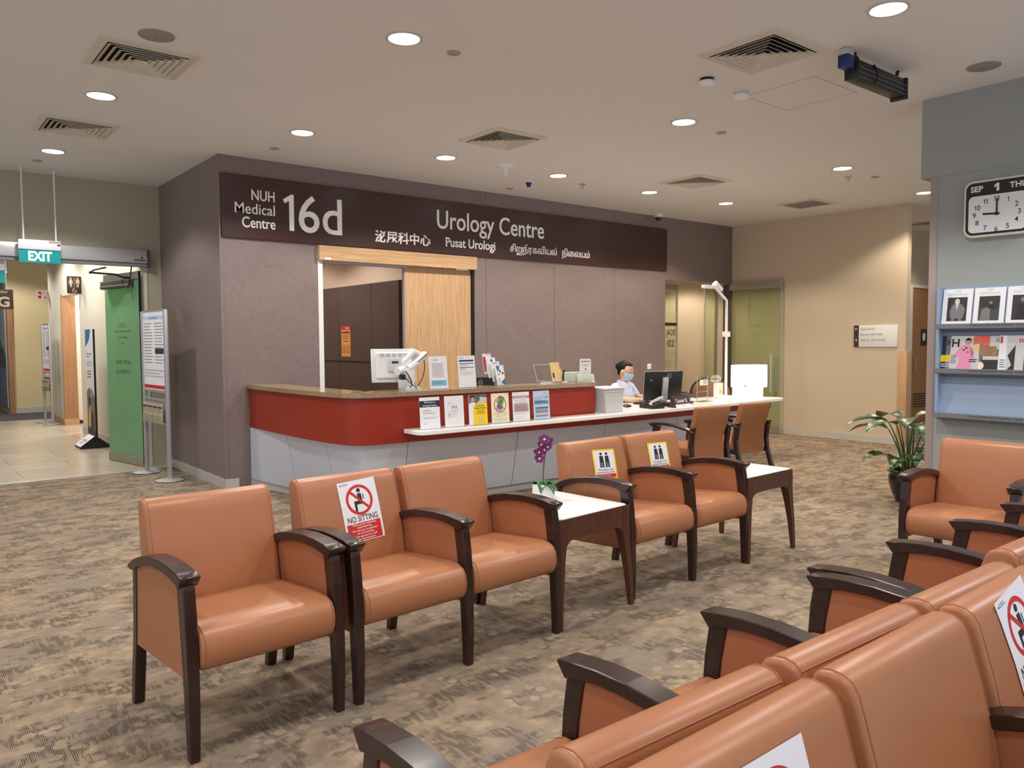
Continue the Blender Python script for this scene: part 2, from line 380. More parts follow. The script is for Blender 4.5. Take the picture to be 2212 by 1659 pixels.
    def lines(s, x0, x1, z1, z0, n, m, lay=1, th=.4, ragged=.25, center=False):
        st = (z1-z0)/n
        for i in range(n):
            L = (x1-x0)*(1-ragged*random.random()); a = x0+((x1-x0)-L)/2 if center else x0
            s.rect(a, a+L, z1-st*i-st*th, z1-st*i, m, lay)
        return s
    def text(s, body, x, z, size, m, lay=1.5, align='L', width=None, bold=0, M=None, depth=0):
        v, f = text_geo(body, bold)
        if not v: return s
        a, b = min(p[0] for p in v), max(p[0] for p in v); W = (b-a)*size; sx = size if width is None else width/(b-a); W = (b-a)*sx
        ox = {'L': x, 'C': x-W/2, 'R': x-W}[align]
        vs = [(ox+(p[0]-a)*sx, -lay*.0005, z+p[1]*size) for p in v]
        s.add(vs, f, m, False, M)
        if depth:
            cnt = {}
            for q in f:
                for i in range(len(q)):
                    e = (q[i], q[(i+1) % len(q)]); cnt[tuple(sorted(e))] = cnt.get(tuple(sorted(e)), []) + [e]
            k = len(vs); back = [(p[0], p[1]+depth, p[2]) for p in vs]
            s.add(vs+back, [(e[0][1], e[0][0], e[0][0]+k, e[0][1]+k) for e in cnt.values() if len(e) == 1], m, False, M)
        return s
    def warp(s, fn): s.v = [Vector(fn(p)) for p in s.v]; return s
    def mesh(s, name):
        me = bpy.data.meshes.new(name); me.from_pydata([tuple(p) for p in s.v], [], s.f)
        for m in s.mats: me.materials.append(MATS[m])
        me.polygons.foreach_set('material_index', s.fm); me.polygons.foreach_set('use_smooth', s.fs); me.update(); return me
    def build(s, name, parent=None, label=None, **kw):
        o = bpy.data.objects.new(name, s.mesh(name)); C.objects.link(o)
        if any(s.fs): smooth_by_angle(o.data)
        if parent: o.parent = parent
        if label and parent: o['label'] = label
        return o
def smooth_by_angle(me, ang=38):
    b = bmesh.new(); b.from_mesh(me); c = math.cos(R(ang)); ch = False
    for e in b.edges:
        if len(e.link_faces) == 2 and e.link_faces[0].normal.dot(e.link_faces[1].normal) < c: e.smooth = False; ch = True
    if ch: b.to_mesh(me)
    b.free()
def empty(name, loc=(0, 0, 0), rz=0, M=None):
    o = bpy.data.objects.new(name, None); C.objects.link(o); o.empty_display_size = .1
    if M is not None: o.matrix_world = M
    else: o.location = loc; o.rotation_euler = (0, 0, R(rz))
    return o
def tag(o, label, cat, group=None):
    o['label'] = label; o['category'] = cat; o['kind'] = 'thing'
    if group: o['group'] = group
    return o
def thing(name, label, cat, loc=(0, 0, 0), rz=0, group=None, M=None): return tag(empty(name, loc, rz, M), label, cat, group)
def solo(name, mb, label, cat, group=None, M=None):
    o = mb.build(name)
    if M is not None: o.matrix_world = M
    return tag(o, label, cat, group)
def struct(name, mb, M=None):
    o = mb.build(name); o['kind'] = 'structure'
    if M is not None: o.matrix_world = M
    return o
def copy_tree(o, parent=None):
    c = o.copy(); C.objects.link(c); c.parent = parent
    for ch in list(o.children): copy_tree(ch, c)
    return c
def again(o, label, loc=None, rz=None, M=None, group=None):
    c = copy_tree(o); c['label'] = label
    if M is not None: c.matrix_world = M
    if loc is not None: c.location = loc
    if rz is not None: c.rotation_euler = (0, 0, R(rz))
    if group: c['group'] = group
    return c
def bez(p0, p1, p2, n=8):
    return [tuple((1-t)**2*a+2*t*(1-t)*b+t*t*c for a, b, c in zip(p0, p1, p2)) for t in [i/n for i in range(n+1)]]
def rrect(x0, x1, z0, z1, r, n=5):
    out = []
    for cx, cz, a in ((x1-r, z1-r, 0), (x0+r, z1-r, 90), (x0+r, z0+r, 180), (x1-r, z0+r, 270)):
        out += [(cx+r*math.cos(R(a+90*i/n)), cz+r*math.sin(R(a+90*i/n))) for i in range(n+1)]
    return out

# ------------------------------------------------------------------ the room shell
X0, YW, X1, Y1, XG = 2.73, 8.105, 11.25, 10.25, 6.555
struct('floor', MB().box(-4, 16, -2.5, Y1-.3, -.1, 0, 'carpet').box(X0+.1, 16, Y1-.3, 14, -.1, 0, 'carpet'))
struct('floor_corridor', MB().box(-5, X0+.1, Y1-.3, 18, -.1, .001, 'beige_floor_tile').box(X0+.1, 7, 14, 18, -.1, .001, 'beige_floor_tile').box(-5, 7, 18, 24, -.1, .001, 'dark_carpet'))
struct('ceiling', MB().box(-5, 16, -4, 14, ZC, ZC+.1, 'ceiling_paint'))
struct('ceiling_corridor', MB().box(-5, 2.6, Y1+.15, 24, 3.35, 3.45, 'ceiling_paint').box(2.6, 7, 14, 24, 3.35, 3.45, 'ceiling_paint'))
m = MB()
m.box(X0, 3.78, YW, YW+.15, 0, ZC, 'brown_laminate').box(3.78, 5.90, YW, YW+.15, 2.50, ZC, 'brown_laminate').box(3.78, 5.9, YW, YW+.15, 0, .9, 'brown_laminate')
m.box(5.90, 9.55, YW, YW+.15, 0, ZC, 'brown_laminate').box(9.55, X1, YW, YW+.15, 2.441, ZC, 'brown_laminate')
for x in (6.079, 7.243, 8.42): m.box(x-.002, x+.002, YW-.0012, YW, .1, ZC, 'dark_grey')
m.box(9.55-.001, X1, YW+.02, YW+.13, 2.437, 2.4415, 'beige_paint')
struct('wall_back', m)
m = MB().box(X0-.005, X0+.12, YW+.02, Y1, 0, ZC, 'brown_laminate')
m.box(X0-.012, X0+.02, YW-.008, YW+.024, 0, ZC, 'brown_laminate')
struct('wall_return', m)
struct('baseboard_return', MB().box(X0-.014, X0-.005, YW, Y1-.01, 0, .1, 'skirting').box(X0-.014, 2.86, YW-.016, YW-.008, 0, .1, 'skirting'))
m = MB().box(-5, X0, Y1, Y1+.15, 2.46, ZC, 'olive_paint').box(2.56, X0-.003, Y1, Y1+.15, 0, 2.46, 'olive_paint').box(-5, .3, Y1, Y1+.15, 0, 2.46, 'olive_paint')
struct('wall_entrance', m)
struct('trim_1', MB().box(2.50, 2.562, Y1-.012, Y1+.16, 0, 2.46, 'pale_paint').box(.298, .36, Y1-.012, Y1+.16, 0, 2.46, 'pale_paint'))
struct('trim_2', MB().box(.3, 2.56, Y1-.34, Y1-.30, 0, .004, 'aluminium'))
m = MB().box(X1, X1+.12, 5.2, YW+2.6, 0, ZC, 'beige_paint')
struct('wall_right', m)
struct('baseboard_right', MB().box(X1-.012, X1, 5.19, YW, 0, .1, 'skirting').box(X1-.012, X1+.12, 5.188, 5.2, 0, .1, 'skirting'))
struct('wall_lobby', MB().box(9.4, X1, 10.2, 10.3, 0, ZC, 'beige_paint').box(9.4, 9.55, YW+.15, 10.2, 0, ZC, 'beige_paint').box(9.55, X1, YW+.15, 10.3, 2.9, 2.95, 'ceiling_paint'))
struct('wall_passage', MB().box(X1+.12, 14.22, 6.51, 6.63, 0, ZC, 'beige_paint').box(14.22, 15.1, 6.51, 6.63, 2.46, ZC, 'beige_paint').box(15.1, 16, 6.51, 6.63, 0, ZC, 'beige_paint'))
struct('wall_passage_end', MB().box(15.8, 15.9, 0, 6.51, 0, ZC, 'beige_paint'))
struct('baseboard_passage', MB().box(X1+.12, 14.2, 6.498, 6.51, 0, .1, 'skirting'))
m = MB().box(XG, XG+.35, -3, 2.85, 0, ZC, 'grey_paint').box(XG-.005, XG+.35, 2.85, 2.935, 2.775, ZC, 'grey_paint').box(XG-.006, XG+.02, -3, 2.85, 2.775, ZC, 'grey_paint')
struct('wall_near_right', m)
struct('trim_3', MB().box(XG-.006, XG+.06, 2.80, 2.858, 0, 2.774, 'guard', bev=.003))
struct('baseboard_near_right', MB().box(XG-.012, XG, -3, 2.80, 0, .1, 'skirting'))
# enclosure out of the frame

# corridor beyond the entrance
struct('wall_corridor_right', MB().box(2.62, 2.78, Y1+.15, 14.75, 0, 3.35, 'pale_paint').box(2.62, 2.78, 16.35, 17.75, 0, 3.35, 'pale_paint').box(2.62, 2.78, 14.75, 16.35, 2.35, 3.35, 'pale_paint').box(2.78, 3.3, 17.6, 17.75, 0, 3.35, 'pale_paint'))
struct('baseboard_corridor', MB().box(2.608, 2.62, Y1+.2, 14.75, 0, .12, 'skirting').box(2.6, 2.84, 16.30, 17.75, 0, .12, 'oak_laminate_cross').box(2.3, 3.8, 19.885, 19.9, 0, .12, 'skirting'))
struct('trim_4', MB().box(2.605, 2.83, 16.30, 16.36, .12, 2.38, 'door_wood'))
struct('wall_washroom', MB().box(2.78, 5.2, 16.6, 16.7, 0, 3.35, 'bright_wall').box(4.6, 4.7, 14, 16.6, 0, 3.35, 'bright_wall').box(2.78, 4.6, 16.585, 16.6, 0, .06, 'black_plastic'))
struct('wall_corridor_end', MB().box(2.2, 7, 19.9, 20.0, 0, 3.35, 'cream_paint').box(-5, -4.9, 10.4, 24, 0, 3.35, 'pale_paint').box(-5, 2.2, 23.9, 24, 0, 3.35, 'pale_paint'))
struct('trim_5', MB().box(2.14, 2.24, 19.80, 19.9, .0, 2.5, 'door_wood'))

# back office seen through the sliding door
struct('wall_office', MB().box(5.62, 5.72, 8.26, 13.2, 0, ZC, 'blush_paint').box(2.95, 5.62, 13.1, 13.2, 0, ZC, 'blush_paint').box(2.86, 2.95, 8.26, 13.2, 0, ZC, 'blush_paint'))
grp = 'dark cabinets in the back office'
def cabinet(y0, y1):
    t = thing('office_cabinet', '', 'cabinet', (5.5, (y0+y1)/2, 0), 0, grp); h = (y1-y0)/2
    MB().box(.02, .118, -h, h, 0, 2.335, 'cabinet_brown').build('body', t)
    MB().box(0, .02, -h+.004, h-.004, 1.215, 2.33, 'cabinet_brown', bev=.002, seg=1).build('upper_door', t)
    MB().box(0, .02, -h+.004, h-.004, .06, 1.185, 'cabinet_brown', bev=.002, seg=1).build('lower_door', t)
    MB().box(.012, .022, -h, h, 1.185, 1.215, 'black_plastic').build('handle_rail', t)
    return t
for (a, b_), l in (((9.3, 10.06), 'dark brown office cabinet nearest the sliding oak door'), ((10.06, 11.105), 'dark brown office cabinet with the orange notice on its door'), ((11.105, 12.15), 'dark brown office cabinet beside the white door post')):
    cabinet(a, b_)['label'] = l
# orange notice on the cabinet door (faces -x)
m = MB().rect(-.145, .145, 0, .46, 'poster_orange').rect(-.145, .145, .40, .46, 'poster_red', 2).text('Guidelines', -.02, .415, .05, 'paper', 3, width=.13)
m.rect(-.12, .12, .35, .375, 'label_brown', 2).lines(-.12, .12, .33, .25, 4, 'label_brown', 2, .3).rect(-.08, .08, .225, .237, 'label_brown', 2)
for i in range(4): m.disc(-.09+.06*i, .2, .014, 'label_tan', 2)
m.lines(-.12, 0, .165, .04, 6, 'label_brown', 2, .3).lines(.02, .12, .165, .04, 6, 'label_brown', 2, .3)
solo('notice', m, 'orange notice with red header taped to the dark office cabinet', 'notice', M=T(5.498, 10.86, 1.28) @ RZ(-90))

# ------------------------------------------------------------------ doors
d = empty('door_1', (3.78, YW, 0)); d['kind'] = 'structure'
MB().box(-.005, 2.12, -.055, 0, 2.395, 2.555, 'oak_laminate_cross', bev=.002, seg=1).build('header', d)
MB().box(0, .055, -.004, .15, .9, 2.395, 'white_plastic').build('door_post', d)
MB().box(.055, 1.14, .03, .1, 2.372, 2.397, 'aluminium').build('track', d)
MB().box(1.13, 2.085, .04, .085, .9, 2.394, 'oak_laminate', bev=.002, seg=1).build('sliding_panel', d)
MB().box(1.112, 1.13, .04, .085, .9, 2.385, 'guard').build('panel_edge', d)
MB().box(2.088, 2.12, .02, .15, .9, 2.395, 'black_plastic').build('door_jamb', d)
MB().box(.06, .13, -.057, -.0552, 2.402, 2.425, 'paper').text('DOOR', .067, 2.408, .014, 'grey_ink', 116).build('sticker', d)

# green glass entrance door, swung into the corridor
d = empty('door_2', (2.462, 10.2, 0), 90+11.6); d['kind'] = 'structure'       # local x runs from the hinge to the free edge
MB().box(0, .93, -.006, .006, .10, 2.27, 'frosted_green').build('glass_pane', d)
MB().box(0, .93, -.022, .022, .006, .105, 'steel', bev=.003, seg=1).build('bottom_rail', d)
MB().box(0, .93, -.022, .022, 2.27, 2.36, 'steel', bev=.003, seg=1).build('top_rail', d)
MB().box(-.012, .002, -.012, .012, .03, 2.36, 'black_plastic').build('edge_seal', d)
c_ = MB().box(.10, .88, .022, .085, 2.17, 2.27, 'dark_grey', bev=.012).cyl((.10, .06, 2.2), (.88, .06, 2.2), .028, 'steel').build('door_closer', d)
MB().tube([(.22, .05, 2.28), (.35, .12, 2.33), (.62, .30, 2.36)], .012, 'black_plastic').tube([(.62, .30, 2.36), (.42, .34, 2.375), (.06, .36, 2.38)], .010, 'black_plastic').sphere((.62, .3, 2.36), .018, 'black_plastic').cyl((.22, .05, 2.22), (.22, .05, 2.3), .03, 'black_plastic').build('closer_arm', d)
MB().tube(bez((.2, .06, 2.26), (-.02, .16, 2.0), (-.03, .10, 2.40)), .008, 'black_plastic').build('cable', d)
tx = MB()
for s_, z, sz in (('Welcome', 1.72, .045), ('Please slide the door', 1.635, .04), ('gently when you', 1.56, .04), ('enter', 1.49, .04), ('DOOR OPENS', 1.24, .07), ('TOWARDS YOU', 1.12, .07)):
    tx.text(s_, -.47, z, sz, 'deep_green', 1, 'C', width=.42 if 'Please' in s_ else (.4 if sz > .06 else None))
tx.rect(-.6, -.34, 1.70, 1.705, 'deep_green')
tx.M = I4
o = tx.warp(lambda p: (-p[0], .0075, p[2])).warp(lambda p: (.94-p[0], p[1], p[2])).build('lettering', d)
# operator rail over the entrance
d = thing('door_operator', 'long silver automatic door operator rail above the entrance', 'door operator', (0, Y1, 0))
MB().box(.25, 2.545, -.11, 0, 2.45, 2.605, 'silver', bev=.006).build('cover', d)
MB().box(.25, 2.545, -.09, 0, 2.408, 2.45, 'rack_grey').build('track', d)
MB().box(2.545, 2.575, -.112, 0, 2.405, 2.607, 'dark_grey').build('end_cap', d)
MB().box(2.40, 2.52, -.1125, -.11, 2.475, 2.488, 'black_plastic').disc(2.485, 2.51, .012, 'black_plastic', 226).build('maker_badge', d)

# glass entrance to the clinic rooms on the right
d = empty('door_3', (X1-.085, YW-.03, 0), -91.5); d['kind'] = 'structure'
MB().box(0, .98, -.006, .006, .11, 2.325, 'green_glass').build('glass_pane', d)
MB().box(0, .98, -.02, .02, 2.325, 2.44, 'steel').build('top_rail', d)
MB().box(0, .98, -.02, .02, .01, .12, 'steel').build('bottom_rail', d)
MB().box(.975, .985, -.012, .012, .01, 2.44, 'aluminium').build('edge_seal', d)
for s_ in (-1, 1): MB().tube([(.85, .07*s_, .66), (.85, .07*s_, 1.27)], .016, 'silver').tube([(.85, .0, .74), (.85, .07*s_, .74)], .010, 'silver').tube([(.85, 0, 1.19), (.85, .07*s_, 1.19)], .010, 'silver').build('handle', d)
d = empty('door_4', (9.60, 8.42, 0)); d['kind'] = 'structure'
MB().box(0, .60, -.006, .006, 0, 2.30, 'green_glass').build('glass_pane', d)
MB().box(0, .60, -.02, .02, 2.31, 2.40, 'steel').build('top_rail', d)
MB().box(.595, .62, -.014, .014, 0, 2.40, 'aluminium').build('edge_seal', d)
q = MB().rect(.30, .60, 1.735, 1.785, 'label_brown', 20).text('JADE', .335, 1.585, .13, 'label_brown', 20, width=.23, bold=.01).text('02', .37, 1.40, .15, 'label_brown', 20, width=.165, bold=.01)
for z in (1.36, 1.20, 1.04): q.rect(0, .575, z, z+.012, 'label_tan', 20)
q.build('lettering', d)
d = empty('window_1', (10.93, 8.42, 0)); d['kind'] = 'structure'
MB().box(0, .30, -.006, .006, 0, 2.4, 'green_glass').build('glass_pane', d)
MB().box(.30, .32, -.02, .02, 0, 2.44, 'steel').build('window_frame', d)
MB().box(-.006, .006, -.012, .012, 0, 2.4, 'aluminium').build('edge_seal', d)
struct('trim_6', MB().box(X1-.06, X1-.004, YW-.01, YW+.13, 0, 2.435, 'cabinet_brown'))
# far right timber door
d = empty('door_5', (14.22, 6.51, 0)); d['kind'] = 'structure'
MB().box(0, .05, -.03, .1, 0, 2.46, 'white_plastic').box(.83, .88, -.03, .1, 0, 2.46, 'white_plastic').box(.05, .83, -.03, .1, 2.41, 2.46, 'white_plastic').build('door_frame', d)
MB().box(.05, .83, -.01, .04, .01, 2.41, 'door_wood').build('door_leaf', d)
m = MB().box(.14, .74, -.016, -.01, .25, .55, 'door_wood')
for i in range(6): m.box(.16, .72, -.022, -.008, .28+.045*i, .30+.045*i, 'label_brown')
m.build('louvre', d)
MB().tube([(.12, -.01, 1.18), (.12, -.06, 1.18), (.12, -.06, .95), (.12, -.01, .95)], .012, 'steel').cyl((.12, -.02, .88), (.12, -.005, .88), .03, 'steel').build('handle', d)
MB().box(.42, .66, -.014, -.01, 1.38, 1.68, 'black_plastic').sphere((.54, -.014, 1.54), (.06, .002, .08), 'paper', 8).build('door_sign', d)
# timber guard on the end of the right wall
struct('trim_7', MB().box(X1-.012, X1+.13, 5.17, 5.2, 0, 1.33, 'oak_laminate', bev=.004).box(X1-.014, X1, 5.17, 5.30, 0, 1.33, 'oak_laminate', bev=.004))
t = solo('handrail_end', MB().box(X1+.13, X1+.19, 5.25, 5.6, .82, 1.22, 'door_wood', bev=.02), 'brown timber rail end behind the right wall corner', 'handrail')

# ------------------------------------------------------------------ big clinic sign
sg = thing('sign_board', 'wide dark brown clinic sign board with white letters above the counter', 'sign', (0, YW, 0))
MB().box(2.738, 9.55, -.032, 0, 2.568, 3.21, 'sign_brown', bev=.002, seg=1).build('panel', sg)
def letters(name, s_, x, z, size, **k):
    mb = MB().text(s_, x, z, size, 'letter_white', 0, depth=.006, **k); mb.warp(lambda p: (p[0], p[1]-.0385, p[2])); return mb.build(name, sg)
letters('lettering', 'NUH', 3.292, 2.964, .153, align='R', width=.245, bold=.006)
letters('lettering', 'Medical', 3.292, 2.821, .155, align='R', width=.42, bold=.003)
letters('lettering', 'Centre', 3.295, 2.681, .155, align='R', width=.352, bold=.010)
mb = MB().prism([(3.383, 3.005), (3.470, 3.062), (3.502, 3.062), (3.502, 2.683), (3.450, 2.683), (3.450, 2.995), (3.402, 2.966)], -.0385, -.0325, 'y', 'letter_white'); mb.build('lettering', sg)
letters('lettering', '6d', 3.555, 2.683, .56, align='L', width=.505, bold=.006)
letters('lettering', '泌尿科中心', 4.47, 2.655, .143, width=.752, bold=.018)
letters('lettering', 'Urology Centre', 5.318, 2.87, .318, width=1.71, bold=.006)
letters('lettering', 'Pusat Urologi', 5.442, 2.660, .158, width=.76, bold=.012)
mb = MB(); x = 6.446; sx = .118*.98
for s_ in ('சி', 'ற', '|', 'நீ', 'ர', 'க', 'வி', 'ய', 'ல்', ' ', 'நி', 'ை', 'ல', 'ய', 'ம்'):
    if s_ == ' ': x += .085; continue
    if s_ == '|':
        mb.tube([(x-.088, -.002, 2.632), (x-.03, -.002, 2.627), (x-.004, -.002, 2.645), (x+.004, -.002, 2.735)], .0065, 'letter_white', 6); x += .016; continue
    x00 = x; v, f = text_geo(s_, 0 if s_ == 'ய' else .006); a, b_ = min(p[0] for p in v), max(p[0] for p in v)
    mb.text(s_, x, 2.664, .125, 'letter_white', 0, width=(b_-a)*sx, bold=0 if s_ == 'ய' else .006, depth=.006); x += (b_-a)*sx+.010
    if s_ == 'ய': mb.box(x00+.4*(b_-a)*sx, x-.014, -.0005, .0055, 2.664, 2.678, 'letter_white')
k = 1.447/(x-6.446)
mb.warp(lambda p: (6.446+(p[0]-6.446)*k, p[1]-.0385, p[2])); mb.build('lettering', sg)

# ------------------------------------------------------------------ reception counter
OUT = [(2.955, YW-.012), (2.945, 7.4), (2.95, 6.9), (2.985, 6.4), (3.03, 6.15), (3.075, 6.02), (3.15, 5.945), (3.26, 5.915), (3.45, 5.905), (3.8, 5.90), (4.6, 5.89), (5.84, 5.87)]
def offs(path, d):
    out = []
    for i, p in enumerate(path):
        a = Vector(path[max(i-1, 0)]); b_ = Vector(path[min(i+1, len(path)-1)]); t_ = (b_-a).normalized(); out.append((p[0]-t_.y*d, p[1]+t_.x*d))
    return out
def band(mb, path, dlo, dhi, z0, z1, th, m, s0=None):
    """upright strip following the path: outer face from offset dlo at z0 to dhi at z1, th thick"""
    A = offs(path, dlo); B = offs(path, dhi); A2 = offs(path, dlo+th); B2 = offs(path, dhi+th); n = len(path)
    if s0 is not None:                                   # the lower edge draws in gradually along the counter's side
        A = [offs(path, .03+(dlo-.03)*min(1, (s0+k_)/1.0))[i] for i, k_ in enumerate(arc(path))]; A2 = [offs(path, .03+th+(dlo-.03)*min(1, (s0+k_)/1.0))[i] for i, k_ in enumerate(arc(path))]
        B = [offs(path, .03+(dhi-.03)*min(1, (s0+k_)/1.0))[i] for i, k_ in enumerate(arc(path))]; B2 = [offs(path, .03+th+(dhi-.03)*min(1, (s0+k_)/1.0))[i] for i, k_ in enumerate(arc(path))]
    vs = [(x, y, z0) for x, y in A]+[(x, y, z1) for x, y in B]+[(x, y, z1) for x, y in B2]+[(x, y, z0) for x, y in A2]; fs = []
    for i in range(n-1):
        for k in range(4): l = (k+1) % 4; fs.append((k*n+i, k*n+i+1, l*n+i+1, l*n+i))
    fs += [(0, n, 2*n, 3*n), (n-1, 4*n-1, 3*n-1, 2*n-1)]
    return mb.add(vs, fs, m, True)
def arc(path):
    o = [0]
    for a, b_ in zip(path, path[1:]): o.append(o[-1]+math.dist(a, b_))
    return o
def dens(path, k=4):
    out = []
    for a, b_ in zip(path, path[1:]): out += [tuple(p+(q-p)*i/k for p, q in zip(a, b_)) for i in range(k)]
    return out+[path[-1]]
def smoothpath(path, it=2):
    for _ in range(it):
        o = [path[0]]
        for a, b_ in zip(path, path[1:]): o += [tuple(.75*p+.25*q for p, q in zip(a, b_)), tuple(.25*p+.75*q for p, q in zip(a, b_))]
        path = o+[path[-1]]
    return path
OUT = smoothpath(OUT)
ct = thing('reception_counter', 'long curved reception counter with red fascia and white lower panels', 'counter', (4.5, 6.3, 0))
L_ = T(-4.5, -6.3, 0)
def cpart(mb, name, par=ct):
    mb.v = [L_ @ p for p in mb.v]; return mb.build(name, par)
cpart(band(MB(), OUT, .03, .03, .62, 1.026, .04, 'red_laminate'), 'red_fascia')
cpart(MB().box(5.80, 5.84, 5.90, 6.30, .745, 1.026, 'red_laminate'), 'fascia_end')
LONG = OUT[:-1]+[(7.0, 5.845), (8.3, 5.84), (9.05, 5.85)]
cpart(MB().box(5.80, 9.05, 5.895, 5.925, .618, .704, 'red_laminate'), 'lower_rail')
BASE = OUT[:-1]+[(7.0, 5.86), (9.0, 5.87)]
# white panels: split where the photo shows joints
bl = [0]; acc = [0]
for a, b_ in zip(BASE, BASE[1:]): acc.append(acc[-1]+math.dist(a, b_))
def at_len(s_):
    for i in range(len(acc)-1):
        if acc[i+1] >= s_: u_ = (s_-acc[i])/(acc[i+1]-acc[i]); return tuple(p+(q-p)*u_ for p, q in zip(BASE[i], BASE[i+1]))
    return BASE[-1]
def seg(s0, s1): return [at_len(s0)]+[BASE[i] for i in range(len(BASE)) if s0+.01 < acc[i] < s1-.01]+[at_len(s1)]
def len_at_x(x):
    for i in range(len(BASE)-1):
        if BASE[i+1][0] >= x and BASE[i][1] < 6.1: return acc[i]+(x-BASE[i][0])/(BASE[i+1][0]-BASE[i][0])*(acc[i+1]-acc[i])
joints = [0, .85, 1.62, len_at_x(3.62), len_at_x(4.86), len_at_x(6.06), len_at_x(7.25), acc[-1]]
for a, b_ in zip(joints, joints[1:]): cpart(band(MB(), seg(a+.004, b_-.004), .20, .085, .075, .622, .03, 'white_laminate', a), 'base_panel')
cpart(band(MB(), BASE, .235, .11, .07, .61, .02, 'dark_grey', 0), 'carcass')
cpart(band(MB(), BASE, .235, .235, 0, .075, .02, 'skirting', 0), 'plinth')
# polished stone on top
IN = offs(OUT, .33)
m = MB(); n = len(OUT)
def slab(mb, A, B, z0, z1, mm):
    n = len(A); vs = [(x, y, z) for z in (z0, z1) for P in (A, B) for x, y in P]; fs = []
    for i in range(n-1):
        fs += [(2*n+i, 2*n+i+1, 3*n+i+1, 3*n+i), (i, n+i, n+i+1, i+1), (i, i+1, 2*n+i+1, 2*n+i), (n+i, 3*n+i, 3*n+i+1, n+i+1)]
    fs += [(0, 2*n, 3*n, n), (n-1, 2*n-1, 4*n-1, 3*n-1)]
    return mb.add(vs, fs, mm)
slab(m, OUT, IN, 1.026, 1.066, 'speckled_stone')
st = solo('stone_countertop', m, 'polished speckled brown stone top along the raised counter', 'countertop')
MB().box(0, .115, -.17, -.12, 1.0662, 1.0668, 'poster_orange', M=T(3.22, 6.25, 0)).build('sticker', st)
# white lower worktop with a nosed left end
FR = [(3.53, 5.915), (3.53, 5.70), (3.55, 5.66), (3.61, 5.645), (4.4, 5.645), (5.6, 5.655), (7.0, 5.70), (8.3, 5.75), (9.10, 5.795), (9.21, 5.82), (9.25, 5.87), (9.25, 5.95), (9.1, 6.22), (8.9, 6.45), (8.6, 6.55), (6.5, 6.55), (6.0, 6.5), (5.845, 6.3), (5.845, 5.86)]
solo('white_worktop', MB().prism(FR, .705, .743, 'z', 'white_top', bev=.006, seg=2), 'glossy white lower worktop along the reception counter front', 'worktop')

# ------------------------------------------------------------------ waiting chairs (local: x along the row, front towards -y)
PITCH = .583
LEGF = [(-.022, 0), (.016, 0), (.020, .15), (.026, .3), (.034, .42), (.046, .53), (.064, .63), (.075, .66), (.008, .66), (-.002, .62), (-.016, .53), (-.024, .42), (-.030, .28), (-.030, .15)]
LEGR = [(.612, 0), (.652, 0), (.622, .2), (.598, .33), (.588, .46), (.582, .615), (.535, .63), (.542, .46), (.553, .33), (.575, .2)]
ARM = [(-.024, .668), (-.020, .675), (.04, .683), (.12, .690), (.22, .691), (.33, .682), (.44, .661), (.53, .632), (.60, .598), (.596, .588), (.565, .580), (.50, .606), (.42, .630), (.32, .648), (.20, .655), (.12, .652), (.04, .640), (.008, .630)]
PANEL = [(.018, .295), (.565, .265), (.555, .40), (.548, .60), (.42, .635), (.32, .652), (.20, .660), (.065, .648), (.04, .53), (.027, .42)]
SEAT = [(.30, .325), (.05, .318), (-.008, .322), (-.030, .338), (-.042, .365), (-.045, .40), (-.038, .437), (-.020, .463), (.010, .476), (.06, .480), (.16, .474), (.30, .462), (.52, .446), (.55, .42), (.55, .35)]
BACK = [(0.463, 0.37), (0.458, 0.42), (0.462, 0.48), (0.48, 0.58), (0.508, 0.7), (0.534, 0.79), (0.544, 0.822), (0.556, 0.842), (0.576, 0.853), (0.6, 0.856), (0.622, 0.851), (0.636, 0.838), (0.641, 0.815), (0.636, 0.77), (0.62, 0.64), (0.6, 0.5), (0.588, 0.37)]
FACE = BACK[1:7]
def seat_unit(n, label, M, group='orange waiting chairs', cat='chair'):
    nm = {1: 'waiting_chair', 2: 'double_waiting_chair', 3: 'triple_waiting_chair'}[n]
    t = thing(nm, label, cat, group=group, M=M)
    for i in range(n+1):
        x = i*PITCH
        MB().prism(LEGF, x-.0225, x+.0225, 'x', 'dark_wood', bev=.004).warp(lambda p: (x+(p[0]-x)*(.78+.22*min(1, p[2]/.4)), p[1]-.004*max(0, 1-p[2]/.3), p[2])).build('front_leg', t)
        MB().prism(LEGR, x-.0215, x+.0215, 'x', 'dark_wood', bev=.004).build('rear_leg', t)
        MB().prism(ARM, x-.036, x+.036, 'x', 'dark_wood', bev=.003, smooth=True).build('armrest', t)
        MB().prism(PANEL, x-.017, x+.017, 'x', 'vinyl_side', bev=.004).build('side_panel', t)
    for i in range(n):
        a, b = i*PITCH+.0245, (i+1)*PITCH-.0245
        s_ = MB().cushion(SEAT, a, b, .016, 'vinyl').build('seat', t)
        for x in (a+.014, b-.014): MB().tube([(x, y+(-.0005 if y < .2 else 0), z+.0008) for y, z in SEAT[1:13]], .0018, 'piping', 5).build('piping', s_)
        q = MB().cushion(BACK, a-.004, b+.004, .014, 'vinyl').build('backrest', t)
        for x in (a+.010, b-.010): MB().tube([(x, y, z+.0004) for y, z in BACK[1:15]], .0018, 'piping', 5).build('piping', q)
        MB().tube([(x, .6363, .8385) for x in (a+.010, (a+b)/2, b-.010)], .0018, 'piping', 5).build('piping', q)
    return t
def chairM(x, y, rz): return T(x, y, 0) @ RZ(rz)
U1 = chairM(.826, 2.872, 3.0); U2 = chairM(1.500, 2.908, 3.4); U3 = chairM(3.334, 3.080, 2.2)
UA1 = chairM(2.548, 1.466, 179.4); UA2 = chairM(4.388, 1.506, 179.6); UB1 = chairM(.822, .178, 1.0); UB2 = None
UC = chairM(4.832, 2.222, -85.4)
seat_unit(1, 'single orange vinyl chair at the left end of the front row, no sign', U1)
